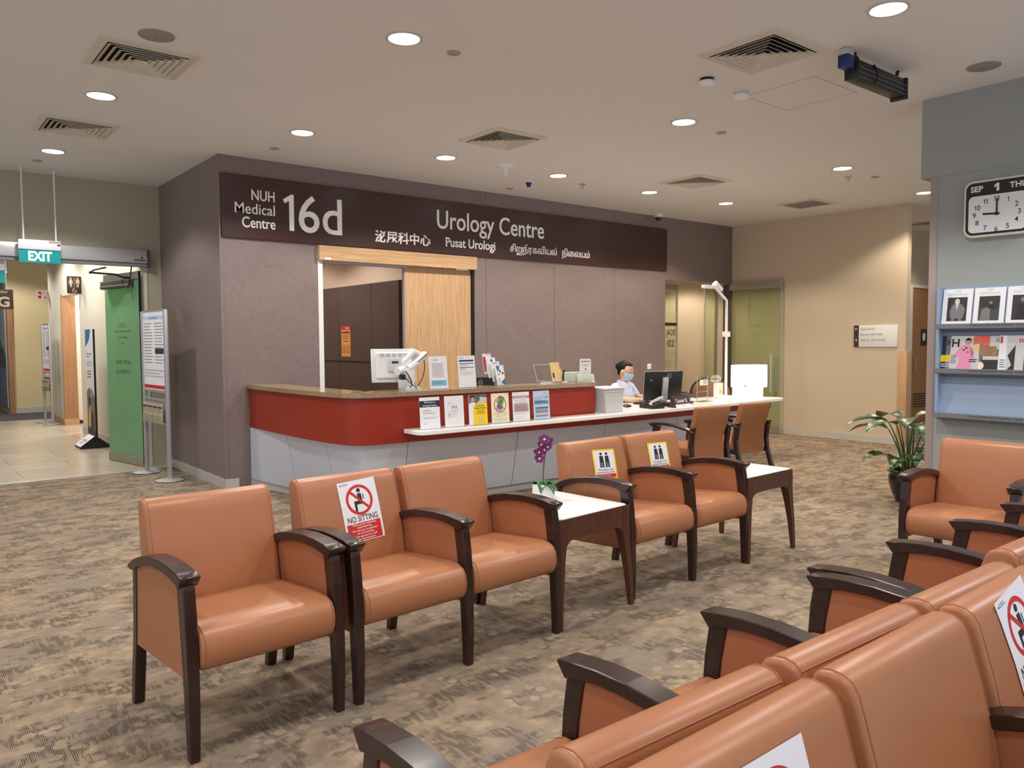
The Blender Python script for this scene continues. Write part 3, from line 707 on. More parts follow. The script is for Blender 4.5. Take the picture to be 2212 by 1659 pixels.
seat_unit(2, 'two joined orange chairs, one with a no sitting sign, left of the orchid table', U2)
seat_unit(2, 'two joined orange chairs both carrying yellow-edged patient signs', U3)
seat_unit(3, 'near left run of three orange chairs facing the counter, backs to the camera', UA1)
seat_unit(3, 'farther run of three orange chairs facing the counter, at right of the back-to-back rows', UA2)
seat_unit(3, 'nearest orange chairs at the bottom right, facing the camera with no sitting signs', UB1)
seat_unit(1, 'orange chair facing left in front of the grey wall and magazine rack', UC)

# papers lying on the backrests: (x, v) -> chair space
def on_back(p, i, u0, v0, tilt):
    c, s_ = math.cos(R(tilt)), math.sin(R(tilt)); x = u0+p[0]*c-p[2]*s_+i*PITCH; v = v0+p[0]*s_+p[2]*c
    k = 0; d = v
    for a, b in zip(FACE, FACE[1:]):
        L = math.dist(a, b)
        if d <= L or b == FACE[-1]: break
        d -= L
    ty, tz = (b[0]-a[0])/L, (b[1]-a[1])/L; lift = .003-p[1]
    return (x, a[0]+ty*d-tz*lift, a[1]+tz*d+ty*lift)
def no_sitting(label, M, i, u0, v0, tilt):
    m = MB().rect(0, .21, 0, .297, 'paper', 0, 12)
    m.ring(.105, .2, .060, .074, 'poster_red', 1, 48)
    m.disc(.108, .246, .0105, 'ink', 1).poly([(.097, .231), (.119, .231), (.121, .19), (.100, .19)], 'ink', 1).poly([(.074, .196), (.120, .196), (.120, .178), (.074, .178)], 'ink', 1)
    m.poly([(.074, .19), (.088, .19), (.086, .143), (.074, .143)], 'ink', 1).poly([(.126, .20), (.131, .20), (.131, .225), (.126, .225)], 'ink', 1)
    m.strip(.058, .247, .152, .153, .013, 'poster_red', 2)
    m.text('NO SITTING', .105, .097, .040, 'ink', 1, 'C', width=.168, bold=.012)
    m.rect(.012, .198, .004, .090, 'poster_red', 1, 6)
    for k, s_ in enumerate(('Thank you for maintaining', 'social distancing.', 'We seek your co-operation', 'and understanding.', 'Please approach our staff', 'if you need assistance.')):
        m.text(s_, .105, .079-.0135*k-(.001*(k//2)), .0125, 'paper', 2, 'C', bold=.012)
    m.poly([(.012, .281), (.016, .277), (.020, .281), (.016, .285)], 'navy', 1).lines(.022, .062, .286, .274, 2, 'grey_ink', 1, .4)
    m.warp(lambda p: on_back(p, i, u0, v0, tilt))
    return solo('seat_notice', m, label, 'notice', 'no sitting notices', M=M)
no_sitting('white no sitting notice on the second orange chair of the front row', U2, 0, .238, .112, 3.4)
no_sitting('white no sitting notice cut off by the bottom edge of the photo', UB1, 0, .195, .115, 0)
no_sitting('white no sitting notice cut off by the right edge of the photo', UB1, 2, .185, .145, 9)
def patient(label, M, i, u0, v0, tilt):
    m = MB().rect(-.012, .182, -.012, .226, 'poster_yellow', 0, 10).rect(0, .170, 0, .214, 'paper', 1, 10)
    for x in (.06, .108):
        m.disc(x, .19, .011, 'ink', 2).poly([(x-.015, .174), (x+.015, .174), (x+.018, .122), (x-.018, .122)], 'ink', 2)
        m.rect(x-.018, x-.006, .08, .13, 'ink', 2).rect(x+.006, x+.018, .08, .13, 'ink', 2).rect(x-.004, x+.004, .085, .125, 'ink', 2)
    m.text('For patient and', .085, .057, .021, 'ink', 2, 'C', bold=.01).text('accompanying person', .085, .038, .0185, 'ink', 2, 'C', bold=.01, width=.152)
    m.rect(0, .170, 0, .030, 'poster_red', 2, 2).text('Do not sit here if you are', .085, .018, .009, 'paper', 3, 'C').text('not with the patient', .085, .006, .009, 'paper', 3, 'C')
    m.warp(lambda p: on_back((p[0]*1.08, p[1], p[2]*.82), i, u0, v0, tilt))
    return solo('seat_notice', m, label, 'notice', 'patient seat notices', M=M)
patient('yellow-edged patient notice on the chair right of the orchid table', U3, 0, .243, .200, -3)
patient('yellow-edged patient notice on the chair beside the second white table', U3, 1, .215, .195, -2)

# ------------------------------------------------------------------ chairs at the counter (facing +y)
CSEAT = [(.46, .36), (.05, .36), (.01, .375), (-.005, .405), (.005, .44), (.03, .455), (.25, .45), (.46, .44)]
CBACK = [(.44, .33), (.445, .48), (.48, .62), (.53, .78), (.545, .835), (.56, .85), (.585, .855), (.605, .845), (.61, .82), (.585, .72), (.545, .60), (.53, .50), (.55, .33)]
def counter_chair(label, M):
    t = thing('counter_chair', label, 'chair', group='chairs at the counter', M=M)
    w_ = .49
    MB().cushion(CSEAT, .03, w_-.03, .016, 'fabric').build('seat', t)
    def shape(p):
        k = (p[2]-.40)/.45; s_ = .93+.10*max(0, min(1, k)); return (w_/2+(p[0]-w_/2)*s_, p[1], p[2])
    q = MB().cushion(CBACK, .02, w_-.02, .018, 'fabric').warp(shape).build('backrest', t)
    for x in (.036, w_-.036): MB().tube([shape((x, y, z)) for y, z in CBACK[1:11]], .0025, 'piping', 5).build('piping', q)
    for s_ in (0, 1):
        x = s_*w_
        MB().prism([(0, 0), (.035, 0), (.045, .3), (.07, .55), (.11, .635), (.02, .635), (-.005, .5), (-.01, .3)], x-.019, x+.019, 'x', 'dark_wood', bev=.004).build('front_leg', t)
        MB().prism([(.66, 0), (.70, 0), (.62, .22), (.575, .36), (.56, .48), (.575, .60), (.595, .66), (.555, .66), (.53, .60), (.515, .48), (.53, .36), (.575, .22)], x-.019, x+.019, 'x', 'dark_wood', bev=.004).build('rear_leg', t)
        MB().prism([(-.05, .655), (.05, .672), (.18, .68), (.33, .672), (.47, .65), (.58, .618), (.585, .600), (.47, .622), (.33, .645), (.18, .652), (.06, .64), (.0, .625)], x-.026, x+.026, 'x', 'dark_wood', bev=.006, smooth=True).build('armrest', t)
        MB().prism([(.03, .36), (.03, .40), (.54, .37), (.54, .33)], x-.012, x+.012, 'x', 'dark_wood').build('seat_rail', t)
    return t
c1 = counter_chair('left of two brown fabric chairs pulled up to the white counter', chairM(6.62, 5.31, 174))
again(c1, 'right of two brown fabric chairs pulled up to the white counter', M=chairM(7.30, 5.33, 177))

# ------------------------------------------------------------------ side tables
def side_table(label, M):
    t = thing('side_table', label, 'table', group='white topped side tables', M=M); w_, d_ = .60, .60
    MB().prism(rrect(.014, w_-.014, .014, d_-.014, .03), .548, .577, 'z', 'white_top', bev=.002).build('tabletop', t)
    arch = [(.03, .572), (.57, .572), (.57, .40)]+[(x, z) for x, z in bez((.545, .40), (.53, .455), (.46, .462), 6)]+[(x, z) for x, z in bez((.14, .462), (.07, .455), (.055, .40), 6)]+[(.03, .40)]
    m = MB().prism(arch, .008, .03, 'y', 'table_wood', bev=.002).prism(arch, d_-.03, d_-.008, 'y', 'table_wood', bev=.002)
    m.prism(arch, .008, .03, 'x', 'table_wood', bev=.002).prism(arch, w_-.03, w_-.008, 'x', 'table_wood', bev=.002)
    m.prism(rrect(.008, w_-.008, .008, d_-.008, .03), .530, .574, 'z', 'table_wood', bev=.002)
    m.build('apron', t)
    for sx in (0, 1):
        for sy in (0, 1):
            mb = MB(); prof = [(0, .026, .010), (.20, .036, .017), (.36, .048, .026), (.44, .060, .029), (.571, .064, .029)]
            vs = []; fs = []
            for z, wd, off in prof:
                o_ = -.022+off
                for a, b in ((0, 0), (1, 0), (1, 1), (0, 1)):
                    lx, ly = o_+a*wd, o_+b*wd
                    vs.append((w_-lx if sx else lx, d_-ly if sy else ly, z))
            for k in range(len(prof)-1):
                for q in range(4): fs.append((k*4+q, k*4+(q+1) % 4, k*4+4+(q+1) % 4, k*4+4+q))
            fs += [(0, 1, 2, 3), (16, 17, 18, 19)]
            b = bmesh.new(); bv = [b.verts.new(p) for p in vs]; [b.faces.new([bv[i] for i in f]) for f in fs]
            bmesh.ops.recalc_face_normals(b, faces=b.faces[:]); mb.bm(b, 'table_wood', True).build('leg', t)
    return t
T1M = T(2.692, 2.976, 0) @ RZ(5.2)
t1 = side_table('white topped wooden side table holding the purple orchid', T1M)
again(t1, 'empty white topped wooden side table at the right end of the front row', M=T(4.500, 3.094, 0) @ RZ(3))

# orchid in a white cube pot
orc = thing('potted_orchid', 'purple orchid in a small white square pot on the side table', 'plant', M=T(3.01, 3.47, .578) @ RZ(5))
MB().box(-.046, .046, -.046, .046, 0, .085, 'white_plastic', bev=.004).box(-.04, .04, -.04, .04, .078, .086, 'soil').build('pot', orc)
MB().tube([(0, 0, .08), (.003, 0, .16), (.010, 0, .21), (.016, 0, .26), (.012, -.006, .30), (-.006, -.012, .33), (-.03, -.015, .327)], .0042, 'stem_green').tube([(.004, .006, .08), (.012, .006, .2), (.018, .006, .27)], .003, 'stem_green').build('stem', orc)
def leafmesh(L, W, droop, fold=.25, n=10, m='orchid_leaf', tip=1.6, wave=0):
    vs = []; fs = []
    for i in range(n+1):
        t_ = i/n; w_ = W*math.sin(PI*min(1, t_**.75))**.9*(1-.15*t_); x = L*t_*(1-.18*droop*t_); z = L*(.38*t_-droop*t_*t_)
        for k in (-1, -.5, 0, .5, 1): vs.append((x, k*w_/2, z+abs(k)*w_*fold+wave*math.sin(9*t_+k)*w_))
    for i in range(n):
        for k in range(4): fs.append((i*5+k, i*5+k+1, i*5+k+6, i*5+k+5))
    return MB().add(vs, fs, m, True)
for a, L in ((10, .13), (-50, .11), (215, .10), (120, .11), (265, .12)):
    mb = leafmesh(L, .065, .85); o = mb.build('leaf', orc); o.matrix_local = T(0, 0, .085) @ RZ(a)
for i, (dx, dy, dz, s_) in enumerate(((-.045, -.018, .365, 1), (-.02, -.03, .395, 1.05), (.018, -.02, .385, 1), (-.055, -.02, .325, .95), (-.03, -.03, .335, 1), (.032, -.01, .355, .95), (-.05, -.02, .285, .9), (.0, -.03, .35, .9))):
    mb = MB()
    for k in range(5):
        a = 72*k+90; r_ = .030*s_ if k in (1, 4) else .026*s_
        pts = [(r_*.55+r_*.62*math.cos(2*PI*q/10), r_*.52*math.sin(2*PI*q/10)) for q in range(10)]
        ca, sa = math.cos(R(a)), math.sin(R(a))
        mb.add([(p*ca-q*sa, -.004-.25*abs(q)+(.002 if k % 2 else 0), p*sa+q*ca) for p, q in pts], [tuple(range(10))], 'petal', True)
    mb.sphere((0, -.008, 0), .007*s_, 'paper_pink', 8)
    o = mb.build('flower', orc); o.matrix_local = T(dx, dy, dz-.045) @ RZ(random.uniform(-50, 30)) @ RX(random.uniform(-25, 25))

# dieffenbachia by the column
pl = thing('potted_plant', 'leafy green variegated plant in a glossy black pot beside the grey wall corner', 'plant', (7.36, 3.36, 0))
MB().lathe([(0, 0), (.085, 0), (.10, .01), (.135, .10), (.160, .19), (.162, .23), (.150, .262), (.158, .280), (.172, .285), (.172, .297), (.155, .298), (.140, .27), (.0, .26)], 'black_gloss', 32).build('pot', pl)
MB().lathe([(0, .266), (.14, .262)], 'soil', 20).build('soil', pl)
random.seed(21)
specs = [(222, .46, .19, .34, .12, .70, 0), (252, .44, .21, .24, .14, .62, 0), (165, .42, .22, .2, .15, .72, 0), (130, .42, .22, .2, .17, .74, 0), (100, .40, .22, .2, .17, .66, 0), (55, .42, .24, .2, .16, .76, 0), (18, .42, .22, .2, .16, .66, 0), (330, .42, .24, .22, .14, .62, 0), (290, .42, .24, .22, .14, .56, 0), (190, .40, .20, .2, .12, .40, 0), (235, .36, .2, .24, .15, .42, 0), (212, .40, .18, .12, .16, .44, 0), (150, .34, .2, .2, .16, .42, 0), (275, .38, .22, .24, .15, .46, 0), (310, .40, .24, .2, .05, .78, 0), (200, .36, .2, .2, .04, .76, 0), (340, .34, .2, .25, .12, .44, 0)]
for a, L, W, dr, out, h_, _ in specs:
    ca, sa = math.cos(R(a)), math.sin(R(a)); top = (out*ca, out*sa, h_)
    MB().tube(bez((.03*ca, .03*sa, .25), (.05*ca, .05*sa, h_*.7), top, 6), [.010, .0095, .009, .008, .007, .006, .005], 'stem_green', 6).build('stem', pl)
    mb = leafmesh(L, W, .32+dr, .14, 12, 'variegated_leaf', wave=.02)
    o = mb.build('leaf', pl); o.matrix_local = T(*top) @ RZ(a)

# ------------------------------------------------------------------ ceiling fittings
def ctm(x, y): return T(x, y, ZC)
dl = thing('ceiling_light', 'round lit ceiling downlight at top centre, above the orchid row', 'ceiling light', M=ctm(2.633, 4.347), group='round downlights')
MB().lathe([(.115, 0), (.115, -.006), (.100, -.009), (.092, -.002)], 'lamp_trim', 36).build('trim_ring', dl)
MB().lathe([(0, -.006), (.06, -.005), (.093, -.002)], 'lamp_lens', 36).build('lens', dl)
LL = {1: 'round lit downlight cut by the top edge at right', 2: 'round lit downlight between the two left air vents', 3: 'round lit downlight above the left end of the clinic sign', 4: 'round lit downlight lowest at the far left, above the exit sign',
      5: 'round lit downlight just below left of the middle air vent', 6: 'round lit downlight at right centre, below the two smoke detectors', 7: 'round lit downlight beside the blue ceiling sensor', 8: 'round lit downlight under the far square vent, above the dome camera',
      9: 'round lit downlight between the far vent and the flat grille', 10: 'round lit downlight left of the grey wall, above the flat grille', 11: 'round lit downlight half hidden by the grey wall corner'}
for i, l in LL.items(): again(dl, l, M=ctm(LAMPS[i][0], LAMPS[i][1]))

def vent(x, y, label, grille=False, rot=0):
    t = thing('air_vent', label, 'air vent', M=ctm(x, y) @ RZ(rot), group='ceiling vents')
    a, b = .30, .245
    m = MB()
    for s_ in range(4):
        m.add([(-a, -a, -.012), (a, -a, -.012), (b, -b, -.02), (-b, -b, -.02), (-a, -a, 0), (a, -a, 0), (-b, -b, 0), (b, -b, 0)], [(0, 1, 2, 3), (0, 4, 5, 1), (3, 2, 7, 6)], 'vent_white', False, RZ(90*s_))
    m.build('frame', t)
    MB().box(-b, b, -b, b, -.001, 0, 'vent_dark' if not grille else 'grille').build('backing', t)
    m = MB()
    if grille:
        for i in range(24): xx = -b+.5*b/6+i*(2*b/24); m.box(xx-.006, xx+.006, -b, b, -.014, -.004, 'grille')
    else:
        for k in range(6):
            r1 = b-.003-k*.040; r0 = r1-.034
            for s_ in range(4): m.add([(-r1, -r1, -.030), (r1, -r1, -.030), (r0, -r0, -.004), (-r0, -r0, -.004), (-r1, -r1, -.027), (r1, -r1, -.027)], [(0, 1, 2, 3), (0, 4, 5, 1)], 'vent_white', False, RZ(90*s_))
    m.build('louvre', t); return t
vent(1.43, 5.73, 'large square air vent at upper left, next to the round speaker')
vent(1.41, 7.86, 'smaller looking square air vent at the far left, above the exit sign')
vent(4.61, 3.10, 'large square air vent at upper right, left of the black strip light')
vent(4.63, 5.90, 'square air vent in the middle of the ceiling')
vent(7.68, 6.06, 'square air vent far right of centre, above the dome camera')
vent(10.15, 6.09, 'flat grey return air grille near the beige right wall', True)
vent(13.5, 5.9, 'air vent in the passage ceiling left of the grey wall')
def round_(name, prof, m, label, cat, x, y, grp=None, parts=()):
    t = thing(name, label, cat, M=ctm(x, y), group=grp); MB().lathe(prof, m, 28).build('body', t)
    for pn, pr, pm in parts: MB().lathe(pr, pm, 28).build(pn, t)
    return t
sp = round_('ceiling_speaker', [(.105, 0), (.105, -.006), (.098, -.009), (.0, -.010)], 'grille', 'round grey ceiling speaker beside the upper left air vent', 'speaker', 1.408, 5.245, 'ceiling speakers', [('badge', [(0, -.011), (.008, -.0105)], 'dark_grey')])
again(sp, 'round grey ceiling speaker near the top right, above the grey wall', M=ctm(6.074, 2.312))
SMK = [(.038, 0), (.040, -.012), (.055, -.02), (.058, -.035), (.050, -.048), (.03, -.053), (0, -.053)]
sd = round_('smoke_detector', SMK, 'white_plastic', 'white smoke detector with a dark base, nearer the large right vent', 'smoke detector', 4.761, 3.663, 'smoke detectors', [('base', [(.05, 0), (.05, -.02), (.04, -.022)], 'black_plastic')])
round_('smoke_detector', [(r_*1.05, z) for r_, z in SMK], 'white_plastic', 'white smoke detector with a grey base, right of the other one', 'smoke detector', 5.233, 3.703, 'smoke detectors', [('base', [(.05, 0), (.05, -.02), (.04, -.022)], 'grey_plastic')])
cp = round_('cover_plate', [(.045, 0), (.045, -.008), (.042, -.010), (0, -.010)], 'cover_plate', 'small round sprinkler cover right of the top centre downlight', 'sprinkler cover', 3.016, 4.359, 'sprinkler cover plates')
for (x, y), l in (((1.343, 9.533), 'small round sprinkler cover above the exit sign'), ((3.09, 7.548), 'small round sprinkler cover above the left part of the clinic sign'), ((6.189, 7.75), 'small round sprinkler cover left of the blue ceiling sensor'), ((6.078, 4.511), 'small round sprinkler cover right of the right centre downlight'), ((9.15, 4.623), 'small round sprinkler cover nearest the grey wall corner')): again(cp, l, M=ctm(x, y))
dc = round_('dome_camera', [(.062, 0), (.064, -.03), (.058, -.045), (.05, -.05)], 'white_plastic', 'white dome security camera above the right end of the clinic sign', 'camera', 9.2, 7.95, None, [('dome', [(.05, -.048), (.047, -.07), (.035, -.09), (.015, -.1), (0, -.101)], 'black_gloss')])
round_('ceiling_antenna', [(.11, 0), (.10, -.008), (.05, -.03), (.022, -.06), (.018, -.10), (.010, -.115), (0, -.117)], 'white_plastic', 'white funnel shaped ceiling antenna below the middle vent', 'antenna', 5.362, 6.785)
bs = round_('ceiling_sensor', [(.055, 0), (.055, -.008), (.04, -.01)], 'white_plastic', 'small blue ceiling sensor above the clinic sign', 'sensor', 6.12, 7.301, None, [('cone', [(.036, -.008), (.022, -.055), (.018, -.06), (0, -.06)], 'blue_metal')])
def sprinkler(x, y, l, first=None):
    if first: return again(first, l, M=ctm(x, y))
    t = thing('sprinkler', l, 'sprinkler', M=ctm(x, y), group='fire sprinklers')
    MB().lathe([(.045, 0), (.04, -.012), (.02, -.015)], 'silver').build('escutcheon', t)
    m = MB().tube([(-.012, 0, -.012), (-.016, 0, -.035), (0, 0, -.05)], .004, 'silver', 6).tube([(.012, 0, -.012), (.016, 0, -.035), (0, 0, -.05)], .004, 'silver', 6); m.build('yoke', t)
    MB().lathe([(0, -.05), (.02, -.052), (.022, -.055), (0, -.056)], 'silver').build('deflector', t); return t
s1 = sprinkler(6.708, 6.993, 'silver fire sprinkler right of the blue ceiling sensor'); sprinkler(8.877, 4.799, 'silver fire sprinkler under the right hand downlight', s1)
struct('ceiling_hatch', MB().box(5.33, 5.93, 3.15, 3.157, ZC-.001, ZC, 'cover_plate').box(5.33, 5.93, 3.745, 3.752, ZC-.001, ZC, 'cover_plate').box(5.33, 5.337, 3.15, 3.752, ZC-.001, ZC, 'cover_plate').box(5.923, 5.93, 3.15, 3.752, ZC-.001, ZC, 'cover_plate')).name = 'trim_8'
# hanging black projector-screen case held by a blue clamp
sl = thing('ceiling_display_case', 'slanted black slim display case hanging from the ceiling on a blue clamp', 'display', M=T(5.06, 2.73, ZC-.045))
MB().box(0, .66, -.05, .05, -.14, -.02, 'black_plastic', bev=.008).build('case', sl)
m = MB(); [m.box(.01, .65, -.053, -.05, -.135+.03*i, -.122+.03*i, 'dark_grey') for i in range(3)]; m.build('front_ribs', sl)
MB().box(.65, .68, -.058, .058, -.155, -.01, 'black_plastic', bev=.004).build('end_cap', sl)
MB().box(-.11, -.02, -.035, .035, -.085, .0, 'blue_metal', bev=.006).box(-.10, -.03, -.03, .03, 0, .04, 'silver').build('clamp', sl)
MB().tube(bez((.2, -.05, -.02), (.18, -.11, -.10), (.22, -.055, -.13)), .007, 'black_plastic').tube(bez((-.02, -.02, -.01), (.05, 0, .05), (.12, 0, -.02)), .008, 'black_plastic').build('cable', sl)
MB().tube([(.61, 0, -.02), (.64, .0, .045)], .012, 'black_plastic').tube([(.05, 0, -.02), (.05, 0, .045)], .008, 'black_plastic').build('bracket', sl)

# exit sign on two rods
ex = thing('exit_sign', 'lit green EXIT sign hanging on two white rods before the entrance', 'sign', (1.42, 10.05, 0))
for x in (-.15, .16): MB().cyl((x, 0, 2.6), (x, 0, ZC), .009, 'white_plastic', 10).cyl((x, 0, ZC-.012), (x, 0, ZC), .025, 'white_plastic', 14).build('rod', ex)
MB().box(-.205, .20, -.03, .03, 2.525, 2.63, 'white_plastic', bev=.004).box(.085, .195, -.0315, -.03, 2.60, 2.625, 'cover_plate').box(.165, .195, -.0315, -.03, 2.575, 2.592, 'navy').build('housing', ex)
m = MB().box(-.20, .198, -.012, .012, 2.385, 2.525, 'exit_green').text('EXIT', 0, 2.408, .14, 'exit_white', 30, 'C', width=.225, bold=.03); m.build('panel', ex)

# ------------------------------------------------------------------ things on the stone top
ZS, ZW = 1.066, .743
k = thing('payment_terminal', 'white touch terminal on a swing arm, seen from behind, on the stone top', 'terminal', M=T(3.70, 6.08, ZS))
MB().box(-.085, .085, -.06, .06, 0, .012, 'white_plastic', bev=.005).box(-.075, .075, -.05, .05, .012, .03, 'white_plastic', bev=.01).build('base', k)
MB().box(-.028, .028, -.03, .03, .02, .20, 'white_plastic', bev=.008).build('column', k)
m = MB().tube([(-.02, -.01, .19), (.08, -.0, .25), (.17, .02, .315)], .030, 'white_plastic', 8).tube([(.17, .03, .30), (.08, .05, .345), (-.06, .10, .22)], .026, 'white_plastic', 8).sphere((.165, .02, .31), .036, 'white_plastic', 12)
m.build('swing_arm', k)
PM = T(-.10, .10, .222) @ RZ(-14) @ RX(-6)
m = MB(); m.M = PM; m.box(-.205, .205, .01, .035, -.15, .15, 'white_plastic', bev=.010)
m.prism([(-.17, -.12), (.17, -.12), (.17, .12), (-.17, .12)], -.012, .012, 'y', 'white_plastic', bev=.012)
m.box(-.06, .06, -.03, -.01, -.06, .06, 'grey_plastic', bev=.004)
for r_ in range(3):
    for i in range(5): m.box(-.13+.055*i, -.09+.055*i, -.0135, -.0115, .10-.012*r_, .104-.012*r_, 'grey_ink')
for x in (-.19, .19):
    for z in (-.135, .135): m.cyl((x, .009, z), (x, .012, z), .004, 'ink', 8)
m.box(-.03, .03, -.032, -.030, .015, .035, 'ink').build('screen_housing', k)
m = MB().cyl((-.14, -.02, .17), (-.06, .02, .185), .034, 'white_plastic', 16).box(-.135, -.07, -.055, -.02, .02, .10, 'grey_plastic', bev=.006, M=I4).box(-.12, -.075, -.054, -.01, .095, .145, 'black_plastic', bev=.004)
m.build('card_reader', k)
MB().tube(bez((-.09, -.02, .14), (-.02, -.11, .03), (.05, -.045, .018), 10), .004, 'black_plastic', 6).tube(bez((.0, .0, .20), (.13, -.06, .30), (.18, -.02, .33), 8), .004, 'black_plastic', 6).tube(bez((.17, .03, .27), (.20, .03, .12), (.09, .05, .01), 10), .004, 'black_plastic', 6).tube(bez((-.06, -.03, .17), (.02, -.06, .05), (-.03, -.05, .03), 8), .005, 'black_plastic', 6).build('cables', k)

def acrylic_stand(label, M, w_, h_, draw, base=True, grp='papers in acrylic stands', tilt=6, name='acrylic_sign_stand'):
    t = thing(name, label, 'sign stand', M=M, group=grp); LM = RX(-tilt)
    m = MB(); m.M = LM; m.box(-w_/2-.004, w_/2+.004, .0025, .005, 0, h_+.006, 'acrylic'); m.M = I4
    if base: m.box(-w_/2-.004, w_/2+.004, -.045, .05, 0, .003, 'acrylic')
    m.build('acrylic_holder', t)
    s_ = MB(); s_.M = LM @ T(0, 0, .004); s_.box(-w_/2, w_/2, 0, .001, 0, h_, 'paper'); draw(s_, w_, h_); s_.build('printed_sheet', t)
    return t
def d_letter(s_, w_, h_):
    s_.lines(-.05, 0, h_-.03, h_-.045, 2, 'grey_ink'); s_.lines(-.07, .07, h_-.065, .10, 16, 'grey_ink', 1, .3, .2); s_.rect(-.085, .085, .025, .075, 'sky_blue'); s_.lines(-.08, .08, .07, .035, 3, 'poster_blue', 2, .25)
def d_table(s_, w_, h_):
    s_.lines(-.09, -.03, h_-.015, h_-.03, 2, 'grey_ink'); s_.rect(-.085, .085, h_-.055, h_-.04, 'navy'); s_.rect(-.085, .085, h_-.078, h_-.07, 'poster_blue'); s_.rect(-.085, .085, h_-.115, h_-.107, 'poster_blue')
    s_.lines(-.08, .02, h_-.083, h_-.102, 2, 'grey_ink', 1, .3); s_.lines(-.08, .0, h_-.12, h_-.14, 3, 'grey_ink', 1, .3); s_.lines(-.08, .085, h_-.15, h_-.185, 5, 'pale_ink', 1, .3)
acrylic_stand('white letter with a blue box at its foot standing on the stone top', T(3.99, 6.04, ZS) @ RZ(2), .205, .297, d_letter)
acrylic_stand('white price table with dark blue bars standing on the stone top', T(4.31, 6.04, ZS) @ RZ(2), .205, .297, d_table)

# low staff desk with a black monitor behind the stone top
t = thing('staff_desk', 'white staff desk behind the raised stone counter', 'desk', (4.6, 6.62, 0))
MB().box(-1.2, 1.2, -.38, .30, .70, .73, 'white_laminate', bev=.003).build('desktop', t)
for x in (-1.17, 1.17): MB().box(x-.015, x+.015, -.34, .28, 0, .70, 'white_laminate').build('leg', t)
def monitor(label, M, w_, h_, badge=(0, .0)):
    t = thing('computer_monitor', label, 'monitor', M=M)
    MB().box(-w_/2, w_/2, -.022, .02, 0, h_, 'black_plastic', bev=.006).build('casing', t)
    MB().box(-w_/2, w_/2, .018, .026, 0, h_, 'silver', bev=.003).build('bezel', t)
    MB().box(-w_/2+.015, w_/2-.015, .0262, .027, .02, h_-.015, 'navy').build('screen', t)
    MB().ring(badge[0], badge[1], .024, .029, 'silver', 46).text('DELL', badge[0], badge[1]-.009, .024, 'silver', 46, 'C', width=.040).build('badge', t)
    return t
mn = monitor('black monitor peeking over the stone top behind the leaflets', T(4.72, 6.45, .835) @ RZ(3), .42, .30, (.02, .245))
MB().box(-.03, .03, -.05, -.02, -.05, .2, 'black_plastic', bev=.004).build('stand_column', mn); MB().box(-.12, .12, -.10, .08, -.105, -.09, 'black_plastic', bev=.004).build('stand_base', mn)

# four-tier leaflet holder and its leaflets
lh = thing('leaflet_holder', 'clear four tier leaflet holder on the stone top', 'leaflet holder', M=T(4.70, 6.03, ZS))
m = MB()
for i in range(4):
    y, z = .035*i, .045*i; m.box(-.06, .06, y-.012, y-.010, z, z+.06, 'acrylic', M=RX(-12)).box(-.06, .06, y+.012, y+.014, z, z+.16, 'acrylic', M=RX(-12))
m.box(-.06, .06, -.03, .15, 0, .003, 'acrylic').build('tiers', lh)
def leaflet(i, label, draw):
    s_ = MB(); s_.box(-.05, .05, 0, .006, 0, .20, 'paper'); draw(s_)
    o = solo('leaflet', s_, label, 'leaflet', 'leaflets in the clear holder', M=T(4.70-.018*i, 6.03, ZS) @ RX(-12) @ T(0, .035*i-.007, .045*i+.004))
def l0(s): s.poly([(-.045, .195), (.0, .195), (-.005, .16), (-.03, .135)], 'poster_blue').poly([(.05, .0), (.05, .07), (.0, .03)], 'poster_blue').disc(.0, .14, .014, 'photo_grey').disc(.03, .12, .012, 'photo_dark').disc(-.02, .11, .012, 'photo_skin').lines(-.03, .0, .07, .05, 2, 'grey_ink')
def l1(s): s.lines(-.04, .04, .19, .165, 2, 'grey_ink')
def l2(s): s.disc(.0, .17, .012, 'poster_blue').poly([(-.01, .16), (.02, .16), (.01, .19)], 'navy')
def l3(s): s.poly([(-.05, .17), (-.02, .17), (-.03, .02), (-.05, .02)], 'poster_red').lines(-.02, .04, .19, .18, 1, 'grey_ink')
for i, (l, d_) in enumerate((('front leaflet with blue shapes and people in the tiered holder', l0), ('plain white leaflet in the second tier of the holder', l1), ('white leaflet with a blue mark in the third tier', l2), ('rear leaflet with a red stripe in the topmost tier', l3))): leaflet(i, l, d_)

# right part of the stone top
t = thing('acrylic_sign_stand', 'empty clear acrylic stand leaning on the right part of the stone top', 'sign stand', M=T(5.30, 6.05, ZS) @ RZ(-4))
m = MB(); m.M = RX(-22); m.box(-.11, .11, 0, .004, 0, .21, 'acrylic')
for a in ((-.11, -.105, 0, .21), (.105, .11, 0, .21), (-.11, .11, .205, .21), (-.11, .11, .03, .035)): m.box(a[0], a[1], -.001, .005, a[2], a[3], 'silver')
m.M = I4; m.box(-.11, .13, -.04, .09, 0, .018, 'acrylic').box(-.11, .13, -.04, -.037, 0, .02, 'white_plastic').build('frame', t)
solo('folder', MB().box(-.06, .06, -.004, .004, 0, .20, 'folder').box(-.03, .07, -.012, -.005, 0, .13, 'folder').rect(-.05, -.02, .04, .09, 'label_brown', 9), 'cream folder standing in the acrylic stand on the stone top', 'folder', M=T(5.40, 6.00, ZS+.019) @ RX(-14))
t = thing('card_scanner', 'slim black upright scanner on the stone top by the cream folder', 'scanner', M=T(5.47, 5.975, ZS))
MB().box(-.03, .03, -.03, .03, 0, .02, 'grey_plastic', bev=.004).build('base', t); MB().tube([(-.008, 0, .015), (-.014, -.005, .05), (-.008, 0, .10), (.008, .005, .135)], [.008, .010, .010, .012], 'black_plastic').build('handle', t)
